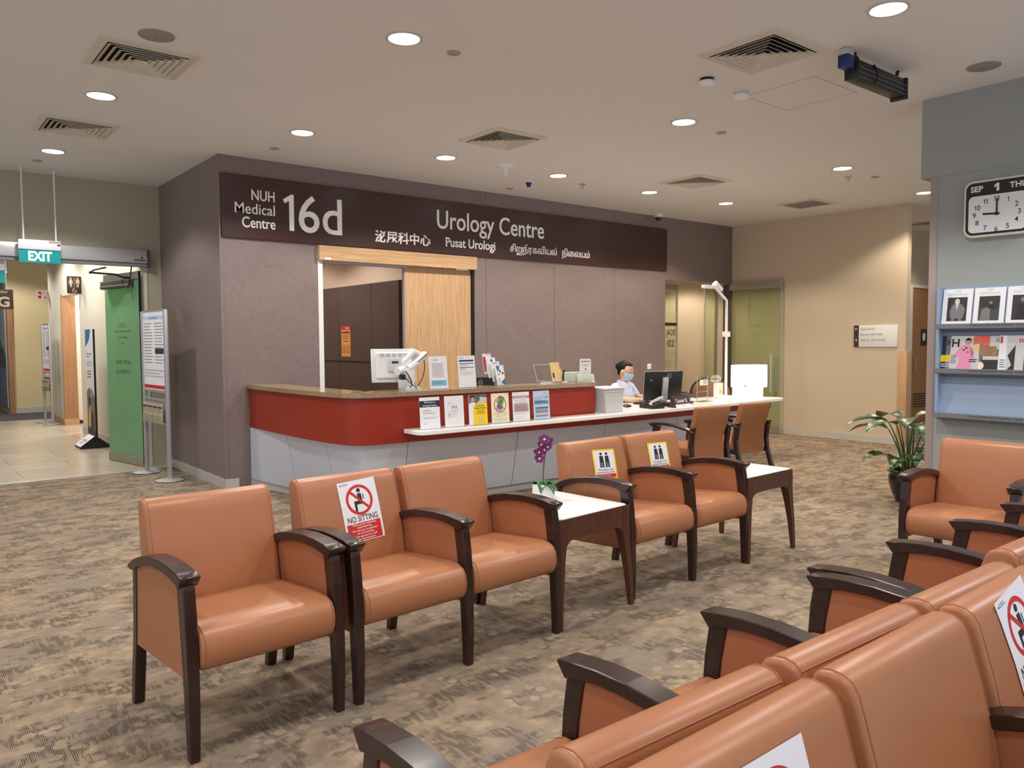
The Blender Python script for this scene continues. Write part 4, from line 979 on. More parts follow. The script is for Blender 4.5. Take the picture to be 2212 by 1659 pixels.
t = thing('frosted_box', 'pale green frosted box behind the registration sign', 'box', M=T(5.66, 6.08, ZS))
MB().box(-.12, .17, -.04, .06, 0, .10, 'frosted_white', bev=.004).build('body', t); MB().box(-.122, .172, -.042, .062, .098, .104, 'frosted_white').build('lid', t)
t = thing('registration_sign', 'white REGISTRATION sign with a blue arrow at the end of the stone top', 'sign', M=T(5.77, 5.97, ZS))
m = MB().box(-.02, .02, -.002, .006, 0, .11, 'acrylic').prism(rrect(-.078, .078, .085, .245, .02), -.004, .004, 'y', 'white_plastic')
m.text('REGISTRATION', 0, .21, .022, 'ink', 10, 'C', width=.13, bold=.01).text('For appointment', 0, .182, .014, 'grey_ink', 10, 'C').text('registration here', 0, .167, .014, 'grey_ink', 10, 'C')
m.poly([(-.006, .148), (.006, .148), (.006, .14), (.016, .14), (0, .126), (-.016, .14), (-.006, .14)], 'navy', 10).ring(0, .102, .0, .0, 'ink', 10)
for a in ((-.068, .068, .114, .1165), (-.068, .068, .091, .0935)): m.rect(a[0], a[1], a[2], a[3], 'grey_ink', 10)
m.build('panel', t)
MB().box(-.09, .09, -.03, .03, 0, .085, 'frosted_white', bev=.004).build('base_block', t)

# ------------------------------------------------------------------ notices standing on the lower worktop
def p1(s, w, h): s.rect(-w/2, w/2, h-.085, h-.03, 'navy').text('Welcome to', 0, h-.05, .022, 'paper', 2, 'C', bold=.01).text('Urology Centre', 0, h-.078, .022, 'paper', 2, 'C', bold=.01).lines(-.07, .02, h-.11, h-.13, 2, 'grey_ink', 1, .3).lines(-.07, .08, h-.137, h-.147, 1, 'grey_ink').lines(-.07, .08, h-.175, h-.19, 2, 'grey_ink', 1, .3).lines(-.07, -.03, .045, .037, 1, 'grey_ink')
def p2(s, w, h):
    for a in ((-.068, .068, h-.0505, h-.05), (-.068, .068, .045, .0455), (-.068, -.0675, .045, h-.05), (.0675, .068, .045, h-.05)): s.rect(*a, 'pale_ink')
    s.lines(-.06, -.03, h-.06, h-.07, 2, 'grey_ink').text('WE', 0, h-.08, .010, 'grey_ink', 1, 'C').text('VALUE', 0, h-.103, .022, 'navy', 1, 'C', bold=.02).text('YOUR FEEDBACK', 0, h-.115, .009, 'grey_ink', 1, 'C').lines(-.055, .055, h-.128, h-.14, 2, 'pale_ink', center=True)
    for i in range(3): s.disc(-.053, .118-.016*i, .005, 'ink').lines(-.04, .04, .122-.016*i, .114-.016*i, 1, 'pale_ink')
def p3(s, w, h):
    s.rect(-w/2, w/2, 0, h, 'photo_light').poly([(-w/2, .16), (-w/2, h), (.03, h), (-.01, .16)], 'photo_dark', 1).poly([(.0, h), (w/2, h), (w/2, .2), (.0, .22)], 'deep_green', 1).poly([(.02, h-.02), (w/2, h-.03), (w/2, .205), (.03, .21)], 'photo_light', 2)
    s.poly([(-w/2, .0), (-w/2, .185), (-.07, .205), (-.03, .20), (-.02, .15), (-.03, 0)], 'paper', 3).disc(-.055, .232, .022, 'photo_skin', 4, rz=.027).poly([(-.08, .24), (-.075, .262), (-.055, .268), (-.035, .262), (-.031, .24), (-.055, .252)], 'ink', 5).lines(-.066, -.046, .224, .221, 1, 'paper', 5, 1, 0)
    s.poly([(-.055, 0), (w/2, 0), (w/2, .195), (-.02, .195), (-.055, .155)], 'poster_yellow', 6).text('Do not abuse', .022, .165, .022, 'ink', 7, 'C', width=.09, bold=.02).text('Healthcare Workers', .022, .142, .022, 'ink', 7, 'C', width=.125, bold=.02)
    s.lines(-.03, .08, .13, .09, 5, 'label_brown', 7, .3, .3, True).disc(.022, .058, .017, 'paper', 7).ring(.022, .058, .015, .018, 'poster_red', 8).text('rt', .022, .05, .02, 'ink', 8, 'C').lines(-.03, .08, .03, .01, 3, 'label_tan', 7, .3, .3, True)
def p4(s, w, h):
    s.rect(-w/2, w/2, 0, h, 'paper_cream').ring(0, h-.105, .064, .071, 'poster_red', 4, 40)
    c_, n_ = math.cos(R(-18)), math.sin(R(-18))
    def q(pts): return [(x*c_-z*n_, h-.10+x*n_+z*c_) for x, z in pts]
    s.poly(q([(-.034, -.06), (.034, -.06), (.034, .075), (-.034, .075)]), 'photo_light', 1).poly(q([(-.028, .0), (.028, .0), (.028, .045), (-.028, .045)]), 'poster_green', 2).poly(q([(-.028, -.045), (.028, -.045), (.028, -.008), (-.028, -.008)]), 'purple_ink', 2).poly(q([(.0, -.045), (.028, -.045), (.028, -.008), (.0, -.008)]), 'poster_blue', 3).poly(q([(-.008, .014), (.008, .014), (.008, .034), (-.008, .034)]), 'deep_green', 3)
    s.strip(-.048, h-.06, .048, h-.15, .006, 'poster_red', 5)
    for i, t_ in enumerate(('Thank you for respecting', 'the privacy of our patients,', 'visitors and staff')): s.text(t_, 0, .088-.017*i, .015, 'deep_green', 1, 'C', bold=.02)
    s.lines(-.085, .085, .042, .01, 4, 'deep_green', 1, .25, .2, True).lines(.06, .09, h-.01, h-.018, 1, 'ink')
def p5(s, w, h):
    s.rect(-w/2, w/2, 0, h, 'paper').lines(-.08, -.03, h-.012, h-.024, 2, 'grey_ink').rect(-w/2, w/2, h-.06, h-.035, 'coral').text('HEALTH ADVISORY', 0, h-.054, .017, 'paper', 2, 'C', bold=.02).lines(-.085, .085, h-.07, h-.11, 5, 'poster_red', 1, .25, .2, True).rect(-.09, .09, .085, .155, 'paper_pink')
    s.lines(-.085, .08, .165, .145, 2, 'label_brown', 2, .35).lines(-.075, .085, .14, .09, 6, 'poster_red', 2, .25).lines(-.085, .085, .078, .06, 2, 'grey_ink', 1, .3).lines(-.085, .07, .05, .01, 4, 'grey_ink', 1, .25)
def p6(s, w, h):
    s.rect(-w/2, w/2, 0, h, 'paper_blue').lines(.03, .08, h-.02, h-.034, 2, 'navy')
    for i, t_ in enumerate(('COLLECTION, USE AND', 'DISCLOSURE OF YOUR', 'NRIC NUMBER')): s.text(t_, -.085, h-.062-.014*i, .013, 'navy', 1, bold=.01)
    s.rect(.05, .085, h-.075, h-.05, 'paper').rect(-.09, .09, .145, .18, 'sky_blue').lines(-.085, .085, .177, .15, 4, 'navy', 2, .25).lines(-.085, .03, .14, .13, 1, 'navy')
    for i, c_ in enumerate(('navy', 'poster_blue', 'coral', 'coral', 'deep_green')): s.rect(-.08, .08, .10-.019*i, .117-.019*i, c_)
    s.lines(-.075, .075, .112, .03, 8, 'photo_light', 2, .12)
PX = [(3.70, 5.745, p1, 'white welcome notice with navy header, leftmost on the lower worktop'), (3.955, 5.745, p2, 'white feedback notice with the word VALUE on the lower worktop'), (4.215, 5.745, p3, 'yellow notice with a photo of a smiling person on the worktop'), (4.47, 5.745, p4, 'cream notice with a crossed-out phone on the worktop'), (4.725, 5.75, p5, 'white health advisory notice with coral header on the worktop'), (4.98, 5.75, p6, 'light blue notice with coloured bars, rightmost on the worktop')]
for x, y, f_, l in PX: acrylic_stand(l, T(x, y, ZW), .205, .272, f_, grp='notices in front of the red fascia', tilt=4)

# ------------------------------------------------------------------ things on the lower worktop
t = thing('drop_box', 'grey plastic drop box with a lid on the white worktop', 'box', M=T(6.03, 5.93, ZW) @ RZ(3))
MB().prism([(-.135, 0), (.135, 0), (.15, .25), (-.15, .25)], -.13, .13, 'y', 'grey_plastic', bev=.006).build('body', t)
MB().box(-.165, .165, -.145, .145, .248, .265, 'white_plastic', bev=.004).box(-.15, .15, -.134, -.13, .215, .248, 'grey_plastic').build('lid', t)
t = thing('desk_calendar', 'white desk calendar standing behind the grey drop box', 'calendar', M=T(6.05, 6.14, ZW))
m = MB(); m.M = RX(-12); m.box(-.09, .09, 0, .004, .0, .40, 'paper').lines(-.08, .06, .38, .35, 2, 'poster_red', 1).lines(-.08, .05, .33, .18, 6, 'pale_ink', 1)
for i in range(5): m.disc(.075, .34-.04*i, .007, 'ink', 1)
m.build('pages', t)
MB().box(-.09, .09, .05, .20, 0, .012, 'white_plastic').box(-.09, .09, -.02, .06, 0, .006, 'white_plastic').build('foot', t)
cm = monitor('black monitor seen from behind in front of the receptionist', T(7.08, 6.05, .812) @ RZ(-15) @ RX(7), .50, .335, (.06, .285))
MB().box(-.035, .035, -.06, -.022, -.04, .27, 'silver', bev=.01).build('stand_column', cm); MB().box(-.13, .13, -.13, .09, -.056, -.04, 'black_plastic', bev=.006).build('stand_base', cm)
MB().rect(-.20, -.165, .225, .245, 'poster_blue', 46).build('sticker', cm)
t = thing('desk_phone', 'black desk phone with a silver handset on the worktop before the monitor', 'phone', M=T(6.74, 5.90, ZW) @ RZ(-8))
MB().prism([(-.10, 0), (.09, 0), (.09, .07), (.05, .075), (-.10, .03)], -.11, .11, 'y', 'black_plastic', bev=.008).build('body', t)
MB().tube([(-.11, -.10, .055), (-.09, -.095, .075), (.03, -.095, .118), (.06, -.095, .115)], [.020, .016, .016, .022], 'silver').build('handset', t)
MB().tube(bez((.05, -.10, .10), (.12, -.12, .06), (.10, -.06, .01), 8), .004, 'black_plastic', 6).build('cord', t)
m = MB(); [m.box(-.07+.03*i, -.05+.03*i, -.03+.035*j, -.01+.035*j, .045+.013*i, .055+.013*i, 'dark_grey') for i in range(3) for j in range(3)]; m.build('keys', t)
t = solo('computer_mouse', MB().sphere((0, 0, .019), (.035, .055, .018), 'black_gloss', 14), 'black computer mouse on the worktop left of the phone', 'mouse', M=T(6.58, 6.13, ZW+.001) @ RZ(40))
t = thing('keyboard', 'black keyboard under the hands of the receptionist', 'keyboard', M=T(7.20, 6.37, ZW) @ RZ(8))
MB().box(-.21, .21, -.07, .07, 0, .018, 'black_plastic', bev=.005).build('case', t)
m = MB(); [m.box(-.2+.03*i, -.175+.03*i, -.06+.026*j, -.038+.026*j, .018, .023, 'dark_grey') for i in range(13) for j in range(5)]; o = m.build('keys', t)
t = thing('counter_sign', 'brown folded Counter 32 sign on the worktop', 'sign', M=T(7.09, 5.80, ZW) @ RZ(6))
m = MB().prism([(-.06, 0), (.06, 0), (0, .125)], -.15, .15, 'x', 'label_brown'); m.M = T(0, -.06, 0) @ RX(-25.6)
m.text('Counter 32', 0, .06, .062, 'paper', 2, 'C', width=.22, bold=.02).rect(-.15, .15, .0, .038, 'paper', 2).text('NAME', 0, .01, .022, 'grey_ink', 3, 'C').build('folded_card', t)
t = thing('receipt_printer', 'dark grey receipt printer behind the Counter 32 sign', 'printer', M=T(7.50, 6.10, ZW) @ RZ(8))
MB().prism([(-.11, 0), (.11, 0), (.11, .09), (.0, .135), (-.11, .13)], -.10, .10, 'y', 'dark_grey', bev=.01).build('body', t)
MB().box(-.08, .0, -.08, .08, .13, .142, 'black_plastic', bev=.003).build('cover', t); MB().box(.02, .1, -.104, -.099, .03, .07, 'white_plastic').build('paper_slot', t)
t = thing('acrylic_sign_stand', 'clear acrylic stand with two small cards by the receipt printer', 'sign stand', M=T(7.92, 6.12, ZW) @ RZ(8))
m = MB().box(-.13, .13, 0, .004, .0, .31, 'acrylic').box(-.13, .13, -.05, .05, 0, .004, 'acrylic')
for x in (-.13, .126): m.box(x, x+.004, -.002, .006, 0, .31, 'silver')
m.box(-.13, .13, -.002, .006, .12, .124, 'silver').build('frame', t)
MB().rect(-.07, .02, .20, .27, 'paper_cream', 2).rect(.03, .12, .20, .275, 'paper', 2).lines(.04, .11, .27, .21, 4, 'ink', 3, .4).text('PAYMENT', .03, .285, .026, 'ink', 3, 'C').build('cards', t)
lp = thing('bright_kiosk', 'white box shaped kiosk on a white base at the counter end, strong light on it put in as glow', 'lamp', M=T(8.90, 6.13, ZW) @ RZ(-14))  # a white kiosk, not a lamp; its glow imitates the light hitting it
MB().box(-.20, .16, -.09, .09, 0, .14, 'lit_white_glow', bev=.006).build('base', lp)
MB().prism(rrect(-.215, .215, -.12, .12, .03), .14, .43, 'z', 'lit_white_glow', bev=.006).build('upper_box', lp)
MB().box(-.19, -.15, -.123, -.12, .15, .18, 'label_tan').build('switch', lp)
po = thing('pole_lamp', 'tall white pole lamp bent over the counter end', 'lamp', M=T(8.80, 6.42, ZW))
MB().box(-.06, .06, -.06, .06, 0, .02, 'white_plastic', bev=.004).build('base', po)
MB().tube([(0, 0, .01), (0, 0, 1.28), (-.03, .01, 1.31), (-.20, .06, 1.47)], .018, 'white_plastic', 8).build('pole', po)
MB().box(-.05, .05, -.03, .03, .80, .87, 'white_plastic', bev=.004).build('clamp', po)
MB().box(-.42, -.19, .03, .09, 1.43, 1.475, 'white_plastic', bev=.006).build('lamp_head', po)
MB().cyl((-.18, .06, 1.50), (-.06, .04, 1.42), .045, 'white_plastic', 14, .03).build('reflector', po)
t = thing('card_terminal', 'small white card terminal with orange keys beside the bright white kiosk', 'card terminal', M=T(8.50, 6.32, ZW))
MB().box(-.05, .05, -.04, .04, 0, .20, 'white_plastic', bev=.01).build('body', t); MB().sphere((-.05, 0, .255), (.12, .03, .055), 'acrylic', 14).build('clear_hood', t)
MB().rect(-.035, .03, .05, .17, 'folder', 84).lines(-.03, .025, .11, .055, 4, 'label_brown', 85, .4).build('keys', t)
oc = thing('office_chair', 'brown leather office chair behind the counter right of the monitor', 'chair', M=T(9.28, 7.02, 0) @ RZ(-40))
m = MB().prism(rrect(-.27, .27, .44, .93, .20, 8), -.03, .05, 'y', 'leather_brown', bev=.02, seg=3, smooth=True); m.build('backrest', oc)
MB().tube([(x, .06, z) for x, z in rrect(-.28, .28, .43, .94, .20, 8)], .014, 'black_plastic', closed=True).build('back_rim', oc)
MB().box(-.25, .25, -.48, .0, .42, .50, 'leather_brown', bev=.03, seg=3).build('seat', oc)
MB().cyl((0, -.22, .08), (0, -.22, .43), .03, 'black_plastic').build('gas_column', oc)
for i in range(5):
    a = R(72*i); MB().tube([(0, -.22, .1), (.28*math.cos(a), -.22+.28*math.sin(a), .06)], .02, 'black_plastic').sphere((.28*math.cos(a), -.22+.28*math.sin(a), .03), .03, 'black_plastic', 10).build('leg', oc)
solo('light_switch', MB().box(-.043, .043, -.01, 0, -.043, .043, 'white_plastic', bev=.003).rect(-.012, .012, -.02, .02, 'paper', 22).disc(.005, 0, .003, 'grey_ink', 23), 'white light switch on the brown wall behind the monitor', 'switch', M=T(9.18, YW, 1.10))

# ------------------------------------------------------------------ receptionist
def blend(mb, name, voxel, parent, m, smooth=6):
    o = mb.build('tmp'); me0 = o.data
    a = o.modifiers.new('r', 'REMESH'); a.mode = 'VOXEL'; a.voxel_size = voxel; a.use_smooth_shade = True
    s_ = o.modifiers.new('s', 'SMOOTH'); s_.iterations = smooth; s_.factor = .5
    dg = bpy.context.evaluated_depsgraph_get(); dg.update()
    me = bpy.data.meshes.new_from_object(o.evaluated_get(dg)); bpy.data.objects.remove(o); bpy.data.meshes.remove(me0)
    me.materials.clear(); me.materials.append(MATS[m]); me.polygons.foreach_set('use_smooth', [True]*len(me.polygons))
    me.polygons.foreach_set('material_index', [0]*len(me.polygons)); me.name = name
    n_ = bpy.data.objects.new(name, me); C.objects.link(n_)
    if parent: n_.parent = parent
    return n_
def limb(mb, pts, rs, n=12):
    P = []; Rr = []
    for i in range(len(pts)-1):
        for k in range(6): u_ = k/6; P.append(tuple(a+(b-a)*u_ for a, b in zip(pts[i], pts[i+1]))); Rr.append(rs[i]+(rs[i+1]-rs[i])*u_)
    P.append(pts[-1]); Rr.append(rs[-1])
    mb.tube(P, Rr, None, n)
    for p, r_ in ((pts[0], rs[0]), (pts[-1], rs[-1])): mb.sphere(p, r_*.99, None, 12)
pe = thing('person', 'receptionist in a pale blue uniform and blue face mask seated behind the counter', 'person', M=T(7.21, 6.80, 0) @ RZ(9))
HD = T(0, -.045, 1.125) @ RZ(9) @ RX(16)
b = MB()
limb(b, [(0, .0, .50), (0, -.01, .66), (0, -.02, .80), (0, -.01, .90)], [.145, .115, .118, .095]); limb(b, [(0, -.005, .93), (0, -.035, 1.06)], [.050, .044])
for s_ in (-1, 1):
    limb(b, [(s_*.06, 0, .93), (s_*.155, .0, .915)], [.055, .052]); limb(b, [(s_*.158, 0, .912), (s_*.20, -.06, .80)], [.048, .040]); limb(b, [(s_*.20, -.06, .80), (s_*.205, -.17, .785), (s_*.12, -.34, .785)], [.040, .036, .025])
    limb(b, [(s_*.12, -.34, .785), (s_*.10, -.40, .782)], [.026, .026])
    for q, (dx, L) in enumerate(((-.024, .065), (-.008, .075), (.008, .070), (.023, .055))): limb(b, [(s_*.10+dx, -.41, .785), (s_*.095+dx*1.1, -.41-L*.6, .787), (s_*.09+dx*1.1, -.41-L, .774)], [.0095, .0088, .0078], 8)
    limb(b, [(s_*.085, -.37, .782), (s_*.055, -.405, .778), (s_*.05, -.43, .775)], [.012, .010, .0085], 8)
    limb(b, [(s_*.085, 0, .48), (s_*.12, -.40, .48), (s_*.12, -.38, .10)], [.085, .062, .042]); limb(b, [(s_*.12, -.36, .05), (s_*.12, -.50, .035)], [.040, .032])
b.M = HD
b.sphere((0, 0, .01), (.076, .094, .105)); b.sphere((0, -.022, -.055), (.056, .066, .068)); b.sphere((0, -.05, -.093), (.026, .026, .022)); b.sphere((0, -.094, -.012), (.012, .014, .016)); limb(b, [(0, -.088, .025), (0, -.097, -.008)], [.007, .010], 8)
for s_ in (-1, 1): b.sphere((s_*.078, .008, -.012), (.010, .018, .030)); b.sphere((s_*.034, -.078, .028), (.020, .012, .010))
b.M = I4
blend(b, 'body', .0075, pe, 'skin', 4)
b = MB(); limb(b, [(0, .0, .50), (0, -.012, .66), (0, -.022, .80), (0, -.01, .905)], [.158, .130, .134, .108])
for s_ in (-1, 1): limb(b, [(s_*.05, 0, .93), (s_*.158, .0, .918)], [.062, .064]); limb(b, [(s_*.158, 0, .916), (s_*.203, -.052, .812)], [.066, .064])
blend(b, 'uniform_shirt', .009, pe, 'uniform', 5)
m = MB(); m.tube([(.066*math.cos(R(a)), -.014+.062*math.sin(R(a)), .972+.022*math.sin(R(a))) for a in range(-85, 266, 18)], .019, 'uniform', 8)
m.build('collar', pe)
MB().box(.04, .085, -.152, -.147, .84, .855, 'white_plastic', M=I4).build('name_tag', pe)
b = MB(); limb(b, [(0, .01, .47), (0, .0, .54)], [.155, .15])
for s_ in (-1, 1): limb(b, [(s_*.085, 0, .48), (s_*.12, -.40, .48), (s_*.12, -.38, .12)], [.096, .072, .055])
blend(b, 'trousers', .011, pe, 'navy', 4)
b = MB(); b.M = HD; b.sphere((0, .026, .030), (.083, .086, .096)); b.sphere((0, .05, -.02), (.062, .050, .06)); b.sphere((0, .108, .028), (.046, .034, .046)); b.sphere((0, -.012, .085), (.058, .060, .034)); blend(b, 'hair', .006, pe, 'hair', 3)
m = MB(); m.M = HD; vs = []; fs = []
for i in range(7):
    z = -.008-.100*i/6
    for j in range(13):
        a = R(-78+156*j/12); rr = (.080, .100) if i < 3 else (.080-.008*(i-2), .102-.006*(i-2)); nb = .012*math.exp(-(j-6)**2/6)*(1 if i < 5 else .4)
        vs.append((rr[0]*math.sin(a), -.012-(rr[1]+nb)*math.cos(a)*(.94), z))
for i in range(6):
    for j in range(12): fs.append((i*13+j, i*13+j+1, i*13+14+j, i*13+13+j))
m.add(vs, fs, 'mask_blue', True)
for s_ in (-1, 1): m.tube([(s_*.079, -.03, -.012), (s_*.083, .015, .012)], .0022, 'paper', 5).tube([(s_*.062, -.035, -.09), (s_*.082, .015, -.035)], .0022, 'paper', 5)
m.build('face_mask', pe)
m = MB(); m.M = HD
for s_ in (-1, 1): m.tube([(s_*(.020+.006*i), -.092+.0035*i+(.001 if i else 0), .020-.003*math.sin(PI*i/4)) for i in range(5)], .003, 'hair', 6).tube([(s_*(.016+.008*i), -.0915+.0045*i, .044+.004*math.sin(PI*i/4)) for i in range(5)], .0028, 'hair', 6)
m.build('eyebrows', pe)
st = thing('office_chair', 'black office chair under the seated receptionist', 'chair', M=T(7.21, 6.80, 0) @ RZ(9))
MB().box(-.24, .24, -.26, .22, .30, .385, 'black_plastic', bev=.02).build('seat', st); MB().cyl((0, 0, .06), (0, 0, .31), .03, 'black_plastic').build('gas_column', st)
MB().box(-.20, .20, .20, .24, .46, .86, 'black_plastic', bev=.015).box(-.03, .03, .18, .24, .32, .5, 'black_plastic').build('backrest', st)
for i in range(5):
    a = R(72*i); MB().tube([(0, 0, .09), (.26*math.cos(a), .26*math.sin(a), .06)], .018, 'black_plastic').sphere((.26*math.cos(a), .26*math.sin(a), .03), .03, 'black_plastic', 10).build('leg', st)

# ------------------------------------------------------------------ right wall sign, clock, magazine rack (face -x)
WM = RZ(-90)
t = thing('direction_sign', 'small direction sign with a brown arrow strip on the beige right wall', 'sign', M=T(X1, 5.945, 1.39) @ WM)
m = MB().box(0, .635, -.018, 0, 0, .315, 'white_plastic', bev=.002).rect(0, .075, 0, .315, 'label_brown', 37)
for s_, z in (('Jade 02-03', .245), ('Rooms H03-H05', .165), ('Jade 01, Jade 04-06', .085)): m.text(s_, .10, z, .048, 'grey_ink', 38)
m.strip(.018, .262, .058, .262, .006, 'paper', 38).strip(.018, .262, .036, .28, .006, 'paper', 38).strip(.018, .262, .036, .244, .006, 'paper', 38)
m.strip(.038, .07, .038, .115, .006, 'paper', 38).strip(.038, .115, .02, .097, .006, 'paper', 38).strip(.038, .115, .056, .097, .006, 'paper', 38)
m.build('panel', t)

def digits(m, s_, x, z, size, mt, lay, bold):
    one = [(0, .50), (.13, .68), (.22, .68), (.22, 0), (.13, 0), (.13, .53), (0, .40)]
    W = sum(.34 if c == '1' else .55 for c in s_)*size; x -= W/2
    for c in s_:
        if c == '1': m.poly([(x+(a+.02)*size, z+b_*size) for a, b_ in one], mt, lay); x += .34*size
        else: m.text(c, x+.03*size, z, size, mt, lay, bold=bold); x += .55*size
ck = thing('wall_clock', 'black flip calendar wall clock with a white dial on the grey wall', 'clock', M=T(XG, 2.357, 2.475) @ WM)
m = MB().prism(rrect(-.232, .232, -.212, .212, .06, 6), -.055, 0, 'y', 'clock_case', bev=.012, seg=2, smooth=True); m.build('case', ck)
m = MB().prism(rrect(-.215, .215, -.195, .195, .05, 6), -.058, -.05, 'y', 'black_gloss'); m.build('face', ck)
m = MB().poly(rrect(-.195, .195, -.178, .095, .035, 6), 'paper', 120)
for h_ in range(1, 13):
    a = R(90-30*h_); digits(m, str(h_), .145*math.cos(a)*1.05, -.048+.112*math.sin(a)-.018, .052, 'ink', 122, .005)
m.build('dial', ck)
MB().strip(.0, -.06, .0, .065, .012, 'ink', 126).build('minute_hand', ck); MB().strip(.02, -.05, -.095, -.042, .014, 'ink', 124).disc(0, -.048, .014, 'ink', 127).build('hour_hand', ck)
MB().text('SEP', -.14, .128, .058, 'paper', 120, 'C', bold=.03).build('month_flap', ck); MB().poly([(-.022, .158), (-.004, .176), (.012, .176), (.012, .118), (-.006, .118), (-.006, .155), (-.022, .146)], 'paper', 120).build('day_flap', ck); MB().text('THU', .14, .128, .058, 'paper', 120, 'C', bold=.03).build('weekday_flap', ck)

rk = thing('magazine_rack', 'blue grey wall mounted magazine rack with three shelves', 'rack', M=T(XG, 2.75, 0) @ WM)
RW = .92
MB().box(0, RW, -.02, 0, .87, 1.90, 'rack_blue').build('back_panel', rk)
for x in (0, RW-.02): MB().box(x, x+.02, -.10, 0, .87, 1.90, 'rack_blue', bev=.002, seg=1).build('side_panel', rk)
LIPS = (1.60, 1.255, .91)
for z in LIPS:
    m = MB().prism([(-.085, z-.018), (-.02, z-.05), (-.015, z-.045), (-.08, z-.01)], .02, RW-.02, 'x', 'rack_grey').box(.0, RW, -.108, -.085, z-.022, z+.016, 'rack_grey', bev=.002, seg=1)
    m.text('PLEASE RETURN AFTER READING, THANK YOU', .46, z-.006, .020, 'ink', 217.5, 'C', width=.42); m.build('shelf', rk)
    MB().add([(.02, -.075, z), (RW-.02, -.075, z), (RW-.02, -.022, z+.29), (.02, -.022, z+.29)], [(0, 1, 2, 3)], 'rack_blue').build('slanted_back', rk)
def magazine(y, zi, w_, h_, label, draw, dx=0, dep=0, tilt=9.5):
    m = MB().box(0, w_, 0, .006, 0, h_, 'paper'); draw(m, w_, h_)
    M = T(XG, 2.75, 0) @ WM @ T(y, -.083+dep, LIPS[zi]+.001) @ RX(-tilt) @ T(0, -.006, 0)
    return solo('magazine', m, label, 'magazine', 'magazines in the wall rack', M=M)
def pf(kind):
    def d(m, w, h):
        m.text('PORTFOLIO', w/2, h-.052, .026, 'pale_ink', 1, 'C', width=w*.62); m.lines(w*.4, w*.6, h-.012, h-.026, 2, 'pale_ink', 1, .4, .2, True)
        m.rect(.035, w-.035, .035, h-.065, 'photo_dark', 1); z0, z1 = .035, h-.065
        if kind == 0:
            m.poly([(w*.3, z0+.02), (w*.72, z0+.02), (w*.78, z0+.09), (w*.66, z0+.13), (w*.36, z0+.13), (w*.26, z0+.08)], 'photo_grey', 2).disc(w*.5, z1-.035, .018, 'photo_light', 3, rz=.024).poly([(w*.45, z0+.13), (w*.55, z0+.13), (w*.5, z0+.08)], 'photo_light', 3).poly([(w*.34, z0), (w*.44, z0), (w*.46, z0+.05), (w*.36, z0+.05)], 'photo_grey', 3).poly([(w*.58, z0), (w*.68, z0), (w*.66, z0+.05), (w*.56, z0+.05)], 'photo_grey', 3)
        elif kind == 1:
            m.rect(.035, w-.035, z0, z0+.10, 'dark_grey', 2).poly([(w*.22, z0), (w*.55, z0), (w*.55, z0+.085), (w*.42, z0+.10), (w*.28, z0+.085)], 'photo_grey', 3).disc(w*.55, z1-.05, .012, 'photo_grey', 4).poly([(w*.48, z0+.095), (w*.66, z0+.09), (w*.6, z0+.12), (w*.52, z0+.12)], 'ink', 4).rect(w*.58, w*.8, z0+.085, z0+.095, 'ink', 4)
        else: m.poly([(w*.3, z0), (w*.7, z0), (w*.65, z0+.12), (w*.35, z0+.12)], 'ink', 2).disc(w*.5, z0+.15, .018, 'photo_grey', 3)
    return d
magazine(.030, 0, .212, .285, 'magazine with a seated man in grey suit, leftmost on the top shelf', pf(0))
magazine(.255, 0, .212, .285, 'magazine with a dark office photo, second on the top shelf', pf(1))
magazine(.480, 0, .212, .285, 'magazine cut by the right edge on the top shelf', pf(2))
def edge(c1, c2):
    def d(m, w, h): m.rect(0, w, 0, h, c1, 1).rect(0, w*.5, h*.25, h*.45, c2, 2).text('H', w*.3, h-.07, .07, 'ink', 2, 'C', bold=.02).lines(.005, w-.005, h*.2, h*.08, 3, 'paper', 2, .4)
    return d
magazine(.024, 1, .10, .265, 'blue spined magazine at the far left of the second shelf', edge('navy', 'poster_yellow'), dep=.014)
magazine(.060, 1, .10, .268, 'grey magazine with yellow strip behind the pink cover', edge('photo_grey', 'poster_yellow'), dep=.007)
def pinkm(m, w, h):
    m.rect(0, w, 0, h, 'photo_light', 1).text('H', .035, h-.085, .085, 'ink', 2, 'C', bold=.03).poly([(.05, .01), (.16, .01), (.15, .08), (.17, .14), (.15, .185), (.13, .20), (.10, .20), (.07, .18), (.055, .14), (.07, .09)], 'pink', 3)
    m.poly([(.06, .15), (.075, .185), (.035, .13), (.028, .10), (.06, .105), (.05, .125)], 'pink', 3).poly([(.14, .185), (.165, .15), (.175, .10), (.155, .09), (.15, .13)], 'pink', 3).rect(.09, .105, .155, .165, 'ink', 5).disc(.115, .175, .007, 'ink', 5).rect(.118, .135, .14, .146, 'ink', 5).poly([(.16, .2), (.205, .21), (.205, .27), (.16, .27)], 'coral', 2).poly([(.16, .15), (.205, .14), (.205, .2), (.165, .19)], 'folder', 2).poly([(.075, .0), (.10, .0), (.105, .05), (.075, .06)], 'pink', 4).disc(.125, .222, .016, 'photo_skin', 4, rz=.021).poly([(.105, .20), (.108, .245), (.125, .255), (.145, .245), (.148, .20), (.14, .235), (.112, .235)], 'hair', 5).lines(.14, .2, .09, .06, 2, 'ink', 4, .5).lines(.008, .05, .12, .05, 5, 'grey_ink', 4, .4)
magazine(.095, 1, .205, .27, 'magazine with a person in pink clothes on the second shelf', pinkm, dep=-.001)
